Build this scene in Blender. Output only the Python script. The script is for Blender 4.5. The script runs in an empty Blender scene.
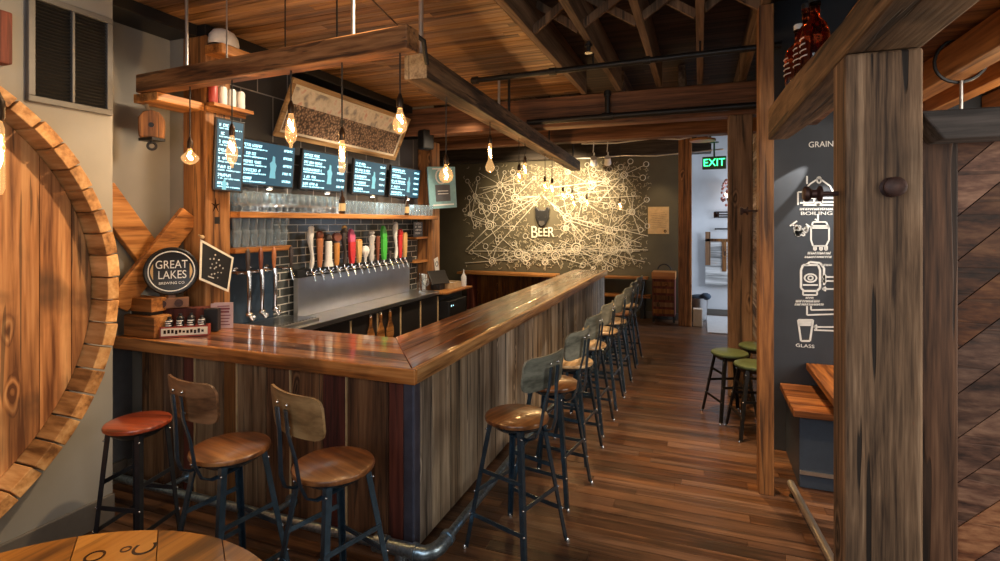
import bpy, bmesh, math, random
from mathutils import Vector, Matrix
random.seed(7)
SC = bpy.context.scene
COL = SC.collection
V = Vector
R = math.radians

# ------------------------------------------------------------------ survey of the room
F_PX, CAM_Z, HOR = 530.0, 1.9, 222.0
YAW = math.atan(200 / F_PX)
CY, SY = math.cos(YAW), math.sin(YAW)
def survey(px, py, x=None, y=None, z=None):
    r = (px - 500) / F_PX; v = (HOR - py) / F_PX
    dx = r * CY - SY; dy = r * SY + CY
    t = x / dx if x is not None else (y / dy if y is not None else (z - CAM_Z) / v)
    return V((t * dx, t * dy, CAM_Z + t * v))

# ------------------------------------------------------------------ node helpers
def new_mat(name):
    m = bpy.data.materials.new(name); m.use_nodes = True
    nt = m.node_tree
    b = nt.nodes['Principled BSDF']
    return m, nt, b
def N(nt, typ, **kw):
    n = nt.nodes.new(typ)
    for k, v in kw.items():
        if k in n.inputs: n.inputs[k].default_value = v
        else: setattr(n, k, v)
    return n
def ramp(nt, stops):
    r = nt.nodes.new('ShaderNodeValToRGB')
    e = r.color_ramp.elements
    while len(e) < len(stops): e.new(0.5)
    for i, (p, c) in enumerate(stops):
        e[i].position = p; e[i].color = (c[0], c[1], c[2], 1)
    return r
def col4(c): return (c[0], c[1], c[2], 1)

def plain(name, c, rough=.5, metal=0, coat=0, noise=0.0, nscale=20, spec=.5, bump=0):
    m, nt, b = new_mat(name)
    b.inputs['Base Color'].default_value = col4(c)
    b.inputs['Roughness'].default_value = rough
    b.inputs['Metallic'].default_value = metal
    b.inputs['Coat Weight'].default_value = coat
    b.inputs['Specular IOR Level'].default_value = spec
    tc = N(nt, 'ShaderNodeTexCoord')
    nz = N(nt, 'ShaderNodeTexNoise', Scale=nscale, Detail=5.0)
    nt.links.new(tc.outputs['Object'], nz.inputs['Vector'])
    k = noise if noise else .06
    rp = ramp(nt, [(.3, [x * (1 - k) for x in c]), (.7, [min(1, x * (1 + k)) for x in c])])
    nt.links.new(nz.outputs['Fac'], rp.inputs['Fac'])
    nt.links.new(rp.outputs['Color'], b.inputs['Base Color'])
    if bump:
        bp = N(nt, 'ShaderNodeBump', Strength=bump, Distance=.01)
        nt.links.new(nz.outputs['Fac'], bp.inputs['Height']); nt.links.new(bp.outputs['Normal'], b.inputs['Normal'])
    return m

def wood(name, c_dark, c_mid, c_light, axis='z', scale=14, stretch=.07, rough=.6, bump=.25, island=.3, coat=0, crack=0.0, sat=0.0, knots=0.0, coat_rough=.1, spec=.4, blotch=0.0, blotch_c=(.02, .015, .01)):
    """long grain along the axis, each separate board shifted and toned on its own"""
    m, nt, b = new_mat(name); L = nt.links.new
    tc = N(nt, 'ShaderNodeTexCoord'); ge = N(nt, 'ShaderNodeNewGeometry'); oi = N(nt, 'ShaderNodeObjectInfo')
    add = N(nt, 'ShaderNodeMath', operation='ADD'); L(ge.outputs['Random Per Island'], add.inputs[0]); L(oi.outputs['Random'], add.inputs[1])
    mul = N(nt, 'ShaderNodeMath', operation='MULTIPLY'); L(add.outputs[0], mul.inputs[0]); mul.inputs[1].default_value = 53.0
    cb = N(nt, 'ShaderNodeCombineXYZ'); L(mul.outputs[0], cb.inputs[0]); L(mul.outputs[0], cb.inputs[1]); L(mul.outputs[0], cb.inputs[2])
    va = N(nt, 'ShaderNodeVectorMath', operation='ADD'); L(tc.outputs['Object'], va.inputs[0]); L(cb.outputs[0], va.inputs[1])
    mp = N(nt, 'ShaderNodeMapping')
    mp.inputs['Scale'].default_value = tuple(stretch if a == axis else 1.0 for a in 'xyz')
    L(va.outputs[0], mp.inputs['Vector'])
    n1 = N(nt, 'ShaderNodeTexNoise', Scale=scale * 1.5, Detail=9.0, Roughness=.62, Distortion=.6); L(mp.outputs[0], n1.inputs['Vector'])
    n2 = N(nt, 'ShaderNodeTexNoise', Scale=scale * .22, Detail=3.0, Distortion=1.2); L(mp.outputs[0], n2.inputs['Vector'])
    n3 = N(nt, 'ShaderNodeTexNoise', Scale=scale * 5.0, Detail=4.0); L(mp.outputs[0], n3.inputs['Vector'])
    wv = N(nt, 'ShaderNodeMath', operation='MULTIPLY'); L(n2.outputs['Fac'], wv.inputs[0]); wv.inputs[1].default_value = 7.0
    sn = N(nt, 'ShaderNodeMath', operation='PINGPONG'); L(wv.outputs[0], sn.inputs[0]); sn.inputs[1].default_value = 1.0
    mx = N(nt, 'ShaderNodeMix', data_type='FLOAT'); mx.inputs[0].default_value = .32
    L(n1.outputs['Fac'], mx.inputs[2]); L(sn.outputs[0], mx.inputs[3])
    mx2 = N(nt, 'ShaderNodeMix', data_type='FLOAT'); mx2.inputs[0].default_value = .33
    L(mx.outputs[0], mx2.inputs[2]); L(n3.outputs['Fac'], mx2.inputs[3])
    kmask = None
    if knots:
        mpk = N(nt, 'ShaderNodeMapping'); mpk.inputs['Scale'].default_value = tuple(.38 if a == axis else 1.0 for a in 'xyz'); L(va.outputs[0], mpk.inputs['Vector'])
        nd = N(nt, 'ShaderNodeTexNoise', Scale=9.0, Detail=2.0); L(mpk.outputs[0], nd.inputs['Vector'])
        vs = N(nt, 'ShaderNodeVectorMath', operation='SCALE'); vs.inputs['Scale'].default_value = .07; L(nd.outputs['Color'], vs.inputs[0])
        vk = N(nt, 'ShaderNodeVectorMath', operation='ADD'); L(mpk.outputs[0], vk.inputs[0]); L(vs.outputs[0], vk.inputs[1])
        vo = N(nt, 'ShaderNodeTexVoronoi', Scale=6.5); L(vk.outputs[0], vo.inputs['Vector'])
        sc = N(nt, 'ShaderNodeSeparateColor'); L(vo.outputs['Color'], sc.inputs[0])
        gt = N(nt, 'ShaderNodeMath', operation='GREATER_THAN'); L(sc.outputs[0], gt.inputs[0]); gt.inputs[1].default_value = 1 - knots
        km = ramp(nt, [(.06, (.7, .7, .7)), (.36, (0, 0, 0))]); L(vo.outputs['Distance'], km.inputs['Fac'])
        kk = N(nt, 'ShaderNodeMath', operation='MULTIPLY'); L(km.outputs['Color'], kk.inputs[0]); L(gt.outputs[0], kk.inputs[1])
        w1 = N(nt, 'ShaderNodeMath', operation='MULTIPLY'); L(vo.outputs['Distance'], w1.inputs[0]); w1.inputs[1].default_value = 13.0
        w2 = N(nt, 'ShaderNodeMath', operation='PINGPONG'); L(w1.outputs[0], w2.inputs[0]); w2.inputs[1].default_value = 1.0
        mk = N(nt, 'ShaderNodeMix', data_type='FLOAT'); L(kk.outputs[0], mk.inputs[0]); L(mx2.outputs[0], mk.inputs[2]); L(w2.outputs[0], mk.inputs[3])
        kc = ramp(nt, [(.05, (.92, .92, .92)), (.15, (0, 0, 0))]); L(vo.outputs['Distance'], kc.inputs['Fac'])
        kmask = N(nt, 'ShaderNodeMath', operation='MULTIPLY'); L(kc.outputs['Color'], kmask.inputs[0]); L(gt.outputs[0], kmask.inputs[1])
        mx2 = mk
    rp = ramp(nt, [(.33, [q * .75 for q in c_dark]), (.49, c_mid), (.67, [q * 1.1 for q in c_light])]); L(mx2.outputs[0], rp.inputs['Fac'])
    colour = rp.outputs['Color']
    if island:
        hv = N(nt, 'ShaderNodeHueSaturation'); L(colour, hv.inputs['Color'])
        mr = N(nt, 'ShaderNodeMapRange'); L(ge.outputs['Random Per Island'], mr.inputs[0]); mr.inputs[3].default_value = 1 - island; mr.inputs[4].default_value = 1 + island
        L(mr.outputs[0], hv.inputs['Value'])
        fr = N(nt, 'ShaderNodeMath', operation='FRACT'); L(mul.outputs[0], fr.inputs[0])
        mr2 = N(nt, 'ShaderNodeMapRange'); L(fr.outputs[0], mr2.inputs[0]); mr2.inputs[3].default_value = 1 - sat; mr2.inputs[4].default_value = 1 + sat
        L(mr2.outputs[0], hv.inputs['Saturation'])
        colour = hv.outputs['Color']
    height = mx2.outputs[0]
    if kmask:
        mq = N(nt, 'ShaderNodeMix', data_type='RGBA'); L(kmask.outputs[0], mq.inputs[0]); L(colour, mq.inputs[6]); mq.inputs[7].default_value = col4([q * .35 for q in c_dark])
        colour = mq.outputs[2]
    if blotch:
        nb = N(nt, 'ShaderNodeTexNoise', Scale=2.3, Detail=4.0, Distortion=.4); L(va.outputs[0], nb.inputs['Vector'])
        rb = ramp(nt, [(.52, (0, 0, 0)), (.72, (blotch,) * 3)]); L(nb.outputs['Fac'], rb.inputs['Fac'])
        mb = N(nt, 'ShaderNodeMix', data_type='RGBA'); L(rb.outputs['Color'], mb.inputs[0]); L(colour, mb.inputs[6]); mb.inputs[7].default_value = col4(blotch_c)
        colour = mb.outputs[2]
    if crack:
        mp2 = N(nt, 'ShaderNodeMapping'); mp2.inputs['Scale'].default_value = tuple(.035 if a == axis else 1.0 for a in 'xyz'); L(va.outputs[0], mp2.inputs['Vector'])
        nc = N(nt, 'ShaderNodeTexNoise', Scale=30.0, Detail=2.0, Distortion=.3); L(mp2.outputs[0], nc.inputs['Vector'])
        rc = ramp(nt, [(.615, (0, 0, 0)), (.64, (crack,) * 3)]); L(nc.outputs['Fac'], rc.inputs['Fac'])
        mc = N(nt, 'ShaderNodeMix', data_type='RGBA'); L(rc.outputs['Color'], mc.inputs[0]); L(colour, mc.inputs[6]); mc.inputs[7].default_value = (.012, .008, .006, 1)
        colour = mc.outputs[2]
        sb = N(nt, 'ShaderNodeMath', operation='SUBTRACT'); L(height, sb.inputs[0]); L(rc.outputs['Color'], sb.inputs[1]); height = sb.outputs[0]
    L(colour, b.inputs['Base Color'])
    b.inputs['Roughness'].default_value = rough
    b.inputs['Specular IOR Level'].default_value = spec
    b.inputs['Coat Weight'].default_value = coat; b.inputs['Coat Roughness'].default_value = coat_rough
    if bump:
        bp = N(nt, 'ShaderNodeBump', Strength=bump, Distance=.006); L(height, bp.inputs['Height']); L(bp.outputs['Normal'], b.inputs['Normal'])
    return m

def emit(name, c, strength):
    m, nt, b = new_mat(name)
    b.inputs['Base Color'].default_value = col4([x * .5 for x in c])
    b.inputs['Emission Color'].default_value = col4(c); b.inputs['Emission Strength'].default_value = strength
    return m
def glass(name, c=(1, 1, 1), rough=.02, ior=1.45):
    m, nt, b = new_mat(name)
    b.inputs['Base Color'].default_value = col4(c); b.inputs['Roughness'].default_value = rough
    b.inputs['Transmission Weight'].default_value = 1; b.inputs['IOR'].default_value = ior
    return m
def bulb_glass(name, glow=0, tint=(1, .9, .74, 1), gl=(1, .85, .6, 1)):
    """clear thin shell: nearly all light passes, edges reflect"""
    m, nt, b = new_mat(name); L = nt.links.new
    out = nt.nodes['Material Output']
    t = N(nt, 'ShaderNodeBsdfTransparent'); t.inputs[0].default_value = tint
    g = N(nt, 'ShaderNodeBsdfGlossy'); g.inputs['Roughness'].default_value = .05; g.inputs[0].default_value = gl
    f = N(nt, 'ShaderNodeLayerWeight'); f.inputs[0].default_value = .25
    mx = N(nt, 'ShaderNodeMixShader'); L(f.outputs['Facing'], mx.inputs[0]); L(t.outputs[0], mx.inputs[1]); L(g.outputs[0], mx.inputs[2])
    e = N(nt, 'ShaderNodeEmission'); e.inputs[0].default_value = (1, .58, .24, 1); e.inputs[1].default_value = glow
    ad = N(nt, 'ShaderNodeAddShader'); L(mx.outputs[0], ad.inputs[0]); L(e.outputs[0], ad.inputs[1])
    L((ad if glow else mx).outputs[0], out.inputs['Surface'])
    return m
def brick(name, c1, c2, grout, w, h, plane, mortar=.006, rough=.3, off=.5, bump=.4):
    m, nt, b = new_mat(name); L = nt.links.new
    tc = N(nt, 'ShaderNodeTexCoord'); sx = N(nt, 'ShaderNodeSeparateXYZ'); L(tc.outputs['Object'], sx.inputs[0])
    cb = N(nt, 'ShaderNodeCombineXYZ'); L(sx.outputs['Y' if plane == 'yz' else 'X'], cb.inputs[0]); L(sx.outputs['Z'], cb.inputs[1])
    bt = N(nt, 'ShaderNodeTexBrick'); bt.offset = off
    for k, v in (('Color1', col4(c1)), ('Color2', col4(c2)), ('Mortar', col4(grout)), ('Scale', 1.0), ('Mortar Size', mortar), ('Brick Width', w), ('Row Height', h)): bt.inputs[k].default_value = v
    L(cb.outputs[0], bt.inputs['Vector']); L(bt.outputs['Color'], b.inputs['Base Color'])
    b.inputs['Roughness'].default_value = rough
    bp = N(nt, 'ShaderNodeBump', Strength=bump, Distance=.004); bp.invert = True
    L(bt.outputs['Fac'], bp.inputs['Height']); L(bp.outputs['Normal'], b.inputs['Normal'])
    return m

# ------------------------------------------------------------------ mesh builder
class MB:
    def __init__(self): self.bm = bmesh.new()
    def box(self, c, s, rz=0, M=None):
        g = bmesh.ops.create_cube(self.bm, size=1)
        m = Matrix.Translation(V(c)) @ Matrix.Rotation(rz, 4, 'Z') @ (M or Matrix()) @ Matrix.Diagonal((s[0], s[1], s[2], 1))
        bmesh.ops.transform(self.bm, matrix=m, verts=g['verts']); return self
    def span(self, a, b):
        return self.box([(p + q) / 2 for p, q in zip(a, b)], [abs(q - p) for p, q in zip(a, b)])
    def beam(self, p, q, w, h, up=(0, 0, 1), w2=None, h2=None):
        p, q = V(p), V(q); d = (q - p).normalized(); up = V(up)
        if abs(d.dot(up)) > .99: up = V((0, 1, 0)) if abs(d.y) < .9 else V((1, 0, 0))
        s = d.cross(up).normalized(); u = s.cross(d)
        w2 = w if w2 is None else w2; h2 = h if h2 is None else h2
        vs = []
        for c, ww, hh in ((p, w, h), (q, w2, h2)):
            for a, b in ((-1, -1), (1, -1), (1, 1), (-1, 1)):
                vs.append(self.bm.verts.new(c + s * a * ww / 2 + u * b * hh / 2))
        for f in ((3, 2, 1, 0), (4, 5, 6, 7), (0, 1, 5, 4), (1, 2, 6, 5), (2, 3, 7, 6), (3, 0, 4, 7)):
            self.bm.faces.new([vs[i] for i in f])
        return self
    def cyl(self, p, q, r, r2=None, n=14):
        p, q = V(p), V(q); d = q - p
        g = bmesh.ops.create_cone(self.bm, cap_ends=True, segments=n, radius1=r, radius2=r if r2 is None else r2, depth=d.length)
        m = Matrix.Translation((p + q) / 2) @ V((0, 0, 1)).rotation_difference(d).to_matrix().to_4x4()
        bmesh.ops.transform(self.bm, matrix=m, verts=g['verts']); return self
    def tube(self, pts, r, n=8, flat=None):
        pts = [V(p) for p in pts]; rings = []
        d0 = (pts[1] - pts[0]).normalized(); a = d0.orthogonal().normalized()
        if flat: a = (V(flat) - d0 * d0.dot(V(flat))).normalized()
        for i, p in enumerate(pts):
            d = ((pts[min(i + 1, len(pts) - 1)] - pts[max(i - 1, 0)])).normalized()
            a = (a - d * d.dot(a)).normalized(); b = d.cross(a)
            rr = r[i] if isinstance(r, (list, tuple)) else r
            rx, ry = rr if isinstance(rr, tuple) else (rr, rr)
            rings.append([self.bm.verts.new(p + a * rx * math.cos(2 * math.pi * k / n) + b * ry * math.sin(2 * math.pi * k / n)) for k in range(n)])
        for u, w in zip(rings, rings[1:]):
            for k in range(n): self.bm.faces.new((u[k], u[(k + 1) % n], w[(k + 1) % n], w[k]))
        self.bm.faces.new(rings[0][::-1]); self.bm.faces.new(rings[-1]); return self
    def lathe(self, prof, c=(0, 0, 0), n=20, M=None, sx=1, sy=1):
        rings = []; T = Matrix.Translation(V(c)) @ (M or Matrix())
        for r, z in prof:
            if r < 1e-5: rings.append([self.bm.verts.new(T @ V((0, 0, z)))])
            else: rings.append([self.bm.verts.new(T @ V((sx * r * math.cos(2 * math.pi * k / n), sy * r * math.sin(2 * math.pi * k / n), z))) for k in range(n)])
        for u, w in zip(rings, rings[1:]):
            for k in range(n):
                a, b = u[k % len(u)], u[(k + 1) % len(u)]; c2, d = w[(k + 1) % len(w)], w[k % len(w)]
                f = []
                for x in (a, b, c2, d):
                    if x not in f: f.append(x)
                if len(f) > 2: self.bm.faces.new(f)
        return self
    def sph(self, c, r, s=(1, 1, 1), u=16, v=10, M=None):
        g = bmesh.ops.create_uvsphere(self.bm, u_segments=u, v_segments=v, radius=r)
        bmesh.ops.transform(self.bm, matrix=Matrix.Translation(V(c)) @ (M or Matrix()) @ Matrix.Diagonal((*s, 1)), verts=g['verts']); return self
    def ring(self, c, Rr, r, normal=(0, 0, 1), n=24, m=6, arc=(0, 360)):
        q = V((0, 0, 1)).rotation_difference(V(normal)); rings = []
        full = arc[1] - arc[0] >= 360; cnt = n if full else n + 1
        for i in range(cnt):
            t = R(arc[0]) + R(arc[1] - arc[0]) * i / n
            rings.append([self.bm.verts.new(V(c) + q @ V(((Rr + r * math.cos(2 * math.pi * k / m)) * math.cos(t), (Rr + r * math.cos(2 * math.pi * k / m)) * math.sin(t), r * math.sin(2 * math.pi * k / m)))) for k in range(m)])
        prs = list(zip(rings, rings[1:] + ([rings[0]] if full else [])))
        if not full: prs = list(zip(rings, rings[1:]))
        for u, w in prs:
            for k in range(m): self.bm.faces.new((u[k], w[k], w[(k + 1) % m], u[(k + 1) % m]))
        return self
    def prism(self, pts, off):
        a = [self.bm.verts.new(V(p)) for p in pts]; b = [self.bm.verts.new(V(p) + V(off)) for p in pts]
        n = len(a); self.bm.faces.new(a[::-1]); self.bm.faces.new(b)
        for i in range(n): self.bm.faces.new((a[i], a[(i + 1) % n], b[(i + 1) % n], b[i]))
        return self
    def add_mesh(self, me, M):
        k = len(self.bm.verts); self.bm.from_mesh(me); self.bm.verts.ensure_lookup_table()
        bmesh.ops.transform(self.bm, matrix=M, verts=self.bm.verts[k:]); return self
    def text(self, s, M, size=.1, ext=.002, sx=1.0):
        cu = bpy.data.curves.new('t', 'FONT'); cu.body = s; cu.size = size; cu.extrude = ext; cu.align_x = 'CENTER'; cu.align_y = 'CENTER'
        o = bpy.data.objects.new('t', cu); COL.objects.link(o)
        dg = bpy.context.evaluated_depsgraph_get(); me = bpy.data.meshes.new_from_object(o.evaluated_get(dg))
        bpy.data.objects.remove(o); bpy.data.curves.remove(cu)
        self.add_mesh(me, M @ Matrix.Diagonal((sx, 1, 1, 1))); bpy.data.meshes.remove(me); return self
    def xf(self, M):
        bmesh.ops.transform(self.bm, matrix=M, verts=self.bm.verts[:]); return self
    def build(self, name, mat, parent=None, smooth=False, bevel=0, angle=40, seg=2):
        bmesh.ops.recalc_face_normals(self.bm, faces=self.bm.faces[:])
        me = bpy.data.meshes.new(name); self.bm.to_mesh(me); self.bm.free()
        if smooth:
            for p in me.polygons: p.use_smooth = True
            try: me.set_sharp_from_angle(angle=R(angle))
            except Exception: pass
        me.materials.append(mat)
        o = bpy.data.objects.new(name, me); COL.objects.link(o)
        if parent is not None:
            o.parent = parent
            if parent.get('_w'): o.matrix_parent_inverse = parent.matrix_basis.inverted()
        if bevel:
            md = o.modifiers.new('Bevel', 'BEVEL'); md.width = bevel; md.segments = seg; md.limit_method = 'ANGLE'; md.angle_limit = R(40)
        return o

def tag(o, label, cat, group=None):
    o['label'] = label; o['category'] = cat
    if group: o['group'] = group
    return o
ROOTS = []
def thing(name, label, cat, loc=(0, 0, 0), rz=0, group=None, world=True):
    """Empty at the base of a thing; with world=True its parts are modelled where they stand"""
    o = bpy.data.objects.new(name, None); COL.objects.link(o); o.empty_display_size = .1
    o.location = loc; o.rotation_euler = (0, 0, rz)
    if world:
        o['_w'] = 1; o.matrix_basis = Matrix.Translation(V(loc)) @ Matrix.Rotation(rz, 4, 'Z'); ROOTS.append(o)
    return tag(o, label, cat, group)
def struct(o): o['kind'] = 'structure'; return o
KIDS = {}
def dup(root, loc=None, rz=None, label=None, group=None):
    def cp(o, par):
        c = o.copy(); COL.objects.link(c)
        if par is not None: c.parent = par
        for ch in [x for x in list(o.children)]: cp(ch, c)
        return c
    r = cp(root, None)
    if loc is not None: r.location = loc
    if rz is not None: r.rotation_euler = (0, 0, rz)
    if label: r['label'] = label
    if group: r['group'] = group
    return r

# ------------------------------------------------------------------ materials
M = {}
M['floor'] = wood('floor_boards', (.032, .015, .009), (.088, .042, .022), (.155, .08, .042), 'x', 13, .045, rough=.33, bump=.35, island=.2, crack=.4, sat=.15, spec=.5, blotch=.6)
M['plaster'] = plain('beige_plaster', (.25, .237, .215), .85, noise=.07, nscale=3, bump=.05)
M['slate_paint'] = plain('slate_paint', (.10, .105, .12), .7, noise=.1)
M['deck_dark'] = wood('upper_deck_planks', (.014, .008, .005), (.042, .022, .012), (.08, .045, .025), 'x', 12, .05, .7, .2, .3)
M['mural_paint'] = plain('mural_wall_paint', (.13, .10, .055), .75, noise=.15, nscale=6)
M['olive_paint'] = plain('olive_paint', (.105, .09, .055), .8, noise=.08, nscale=4)
M['hall_paint'] = plain('hall_paint', (.55, .56, .58), .85, noise=.06, nscale=3)
M['chalk_paint'] = plain('chalk_paint', (.042, .049, .062), .8, noise=.1, nscale=4)
M['baseboard'] = plain('baseboard_paint', (.12, .105, .09), .5)
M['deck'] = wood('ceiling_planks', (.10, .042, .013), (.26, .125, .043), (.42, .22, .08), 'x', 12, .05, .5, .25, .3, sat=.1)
M['joist'] = wood('old_joist', (.06, .035, .02), (.14, .085, .05), (.24, .155, .095), 'y', 12, .05, .75, .3, .2)
M['girder'] = wood('red_brown_girder', (.07, .028, .012), (.17, .07, .03), (.28, .13, .06), 'x', 12, .05, .65, .25, .15)
M['beam_x'] = wood('hewn_beam_x', (.055, .02, .008), (.18, .073, .025), (.36, .17, .064), 'x', 12, .06, .6, .6, .2, crack=.6, knots=.35)
M['beam_y'] = wood('hewn_beam_y', (.018, .011, .007), (.075, .042, .022), (.24, .14, .07), 'y', 12, .06, .7, .8, .2, crack=.7)
M['header'] = wood('header_timber', (.06, .03, .013), (.185, .10, .048), (.32, .19, .098), 'y', 22, .05, .7, .8, .2, crack=.7, knots=.25, blotch=.5)
M['post_grey'] = wood('weathered_post', (.05, .026, .014), (.215, .125, .068), (.44, .29, .175), 'z', 24, .045, .75, 1.0, .1, crack=.95, knots=.35, blotch=.6, blotch_c=(.045, .028, .018))
M['post_z'] = wood('old_post', (.055, .03, .016), (.15, .085, .045), (.26, .155, .085), 'z', 12, .06, .7, .5, .2, crack=.7, knots=.25)
M['post_orange'] = wood('orange_post', (.11, .04, .012), (.28, .12, .038), (.42, .2, .07), 'z', 12, .06, .55, .4, .15, crack=.6, knots=.25)
M['orange_y'] = wood('orange_board_y', (.14, .045, .010), (.36, .14, .035), (.54, .25, .078), 'y', 12, .06, .45, .3, .2, crack=.3)
M['orange_x'] = wood('orange_board_x', (.14, .045, .010), (.36, .14, .035), (.54, .25, .078), 'x', 12, .06, .45, .3, .2, crack=.3)
M['bar_x'] = wood('bar_top_x', (.06, .014, .004), (.33, .105, .02), (.58, .25, .06), 'x', 9, .06, .28, .1, .4, coat=1, crack=.5, coat_rough=.09, sat=.15, blotch=.65, blotch_c=(.06, .014, .004))
M['bar_y'] = wood('bar_top_y', (.06, .016, .004), (.31, .105, .023), (.56, .25, .068), 'y', 9, .06, .28, .1, .4, coat=1, crack=.5, coat_rough=.09, sat=.15, blotch=.65, blotch_c=(.06, .016, .005))
M['bar_edge'] = wood('bar_edge', (.16, .06, .016), (.46, .235, .085), (.66, .41, .19), 'y', 12, .06, .45, .2, .1, coat=.2, crack=.5)
M['bar_edge_x'] = wood('bar_edge_x', (.10, .026, .006), (.36, .125, .028), (.54, .235, .07), 'x', 12, .06, .4, .2, .1, coat=.3, crack=.6, blotch=.7)
M['clad_grey'] = wood('grey_barn_boards', (.13, .10, .072), (.285, .225, .165), (.44, .365, .28), 'z', 13, .045, .8, .7, .28, crack=.8, sat=.3, knots=.3, blotch=.35, blotch_c=(.08, .06, .045))
M['clad_brown'] = wood('brown_barn_boards', (.05, .02, .008), (.135, .058, .022), (.22, .11, .046), 'z', 12, .06, .75, .5, .3, crack=.6, sat=.2, knots=.3)
M['clad_red'] = wood('red_barn_board', (.04, .009, .006), (.095, .022, .014), (.15, .04, .024), 'z', 12, .06, .75, .4, .2, crack=.4)
M['cask_head'] = wood('cask_head_boards', (.17, .055, .015), (.44, .18, .058), (.60, .31, .12), 'z', 11, .05, .6, .3, .2, crack=.6, knots=.25, blotch=.9, blotch_c=(.06, .03, .015))
M['cask_stave'] = wood('cask_staves', (.22, .085, .022), (.47, .22, .07), (.62, .36, .15), 'x', 9, .15, .6, .3, .22)
M['table_y'] = wood('table_boards', (.14, .05, .008), (.37, .14, .018), (.5, .22, .04), 'y', 7, .07, .35, .1, .12, coat=.4, crack=.25)
M['seat_wood'] = wood('seat_wood', (.04, .014, .006), (.17, .06, .018), (.32, .135, .042), 'x', 11, .08, .32, .1, .25, coat=.5)
M['seat_red'] = wood('seat_red_wood', (.08, .015, .007), (.26, .042, .014), (.42, .10, .03), 'x', 11, .08, .3, .1, .25, coat=.5)
M['seat_pale'] = wood('seat_pale_wood', (.26, .14, .06), (.5, .33, .17), (.64, .47, .27), 'x', 11, .08, .35, .1, .2, coat=.4)
M['back_grey'] = wood('grey_green_ply', (.08, .085, .065), (.165, .17, .135), (.27, .27, .215), 'x', 11, .08, .6, .2, .2)
M['back_brown'] = wood('brown_ply', (.06, .026, .012), (.15, .07, .03), (.26, .13, .06), 'x', 11, .08, .5, .2, .2)
M['back_tan'] = wood('tan_ply', (.10, .055, .02), (.22, .125, .05), (.34, .21, .09), 'x', 11, .08, .5, .2, .2)
M['green_seat'] = plain('green_paint', (.085, .12, .05), .4, noise=.2, nscale=14)
M['bench_wood'] = wood('bench_wood', (.09, .03, .010), (.23, .085, .028), (.37, .165, .06), 'x', 12, .06, .4, .3, .25, crack=.4)
M['navy_paint'] = plain('navy_paint', (.035, .05, .075), .45, noise=.1)
M['steel_blue'] = plain('blue_grey_steel', (.095, .16, .23), .27, .85, noise=.25, nscale=25)
M['steel_dark'] = plain('dark_steel', (.035, .038, .045), .42, .6, noise=.2)
M['bolt'] = plain('bright_bolt', (.7, .7, .7), .25, 1)
M['galv'] = plain('galvanised_pipe', (.30, .40, .48), .32, .9, noise=.35, nscale=60, bump=.1)
M['corner_metal'] = plain('corner_angle_metal', (.13, .14, .20), .38, .7, noise=.2, nscale=10)
M['stainless'] = plain('stainless_steel', (.66, .67, .69), .3, 1, noise=.08, nscale=4)
M['chrome'] = plain('chrome', (.8, .8, .8), .1, 1)
M['black'] = plain('black_plastic', (.012, .012, .013), .4)
M['black_iron'] = plain('black_iron', (.022, .021, .021), .45, .5)
M['rust_iron'] = plain('rusty_iron', (.06, .028, .022), .5, .5, noise=.4, nscale=50)
M['cord'] = plain('cord', (.02, .017, .014), .7)
M['socket'] = plain('bronze_socket', (.05, .03, .018), .4, .7)
M['rod'] = plain('zinc_rod', (.55, .52, .48), .35, .9)
M['conduit'] = plain('conduit', (.62, .6, .57), .32, .85)
M['pale_wood'] = plain('pale_wood', (.52, .36, .19), .5, noise=.15)
M['white'] = plain('white_paint', (.75, .73, .70), .5)
M['cream'] = plain('cream_paint', (.78, .72, .58), .6)
M['chalk'] = plain('chalk_white', (.80, .80, .78), .8)
M['tile'] = brick('dark_subway_tile', (.055, .062, .06), (.085, .092, .088), (.62, .59, .52), .24, .078, 'yz', .005, .18)
M['tile_big'] = brick('charcoal_panel_tile', (.05, .052, .058), (.062, .064, .07), (.36, .36, .37), .38, .62, 'yz', .006, .4, off=.5)
M['navy'] = plain('navy_panel', (.025, .045, .075), .35)
M['screen'] = emit('screen_blue', (.012, .055, .09), 1.3)
M['screen_dark'] = emit('screen_dark', (.012, .045, .07), .7)
M['screen_text'] = emit('screen_text', (.45, .85, .95), 2.3)
M['screen_art'] = emit('screen_art', (.16, .45, .55), 1.0)
M['filament'] = emit('filament', (1, .64, .30), 110)
M['bulb'] = bulb_glass('bulb_glass', .34)
M['thin_glass'] = bulb_glass('thin_glass', 0, (.92, .96, .98, 1), (.95, .98, 1, 1))
_nt = M['thin_glass'].node_tree; _out = _nt.nodes['Material Output']; _src = _out.inputs['Surface'].links[0].from_socket
_df = N(_nt, 'ShaderNodeBsdfDiffuse'); _df.inputs[0].default_value = (.75, .85, .92, 1); _mx = N(_nt, 'ShaderNodeMixShader'); _mx.inputs[0].default_value = .08
_nt.links.new(_src, _mx.inputs[1]); _nt.links.new(_df.outputs[0], _mx.inputs[2]); _nt.links.new(_mx.outputs[0], _out.inputs['Surface'])
M['glass'] = glass('clear_glass', (.93, .97, 1))
M['amber'] = glass('amber_glass', (.42, .06, .015), .05)
M['brown_glass'] = plain('dark_brown_glass', (.03, .014, .008), .12)
M['exit_case'] = plain('exit_case', (.02, .09, .04), .4)
M['exit_letters'] = emit('exit_letters', (.05, 1, .3), 4.0)
M['paper'] = plain('paper', (.7, .68, .64), .8)
M['tan_paper'] = plain('tan_paper', (.62, .42, .20), .8, noise=.12, nscale=12)
M['teal_board'] = plain('teal_board', (.22, .42, .46), .6, noise=.1)
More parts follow.
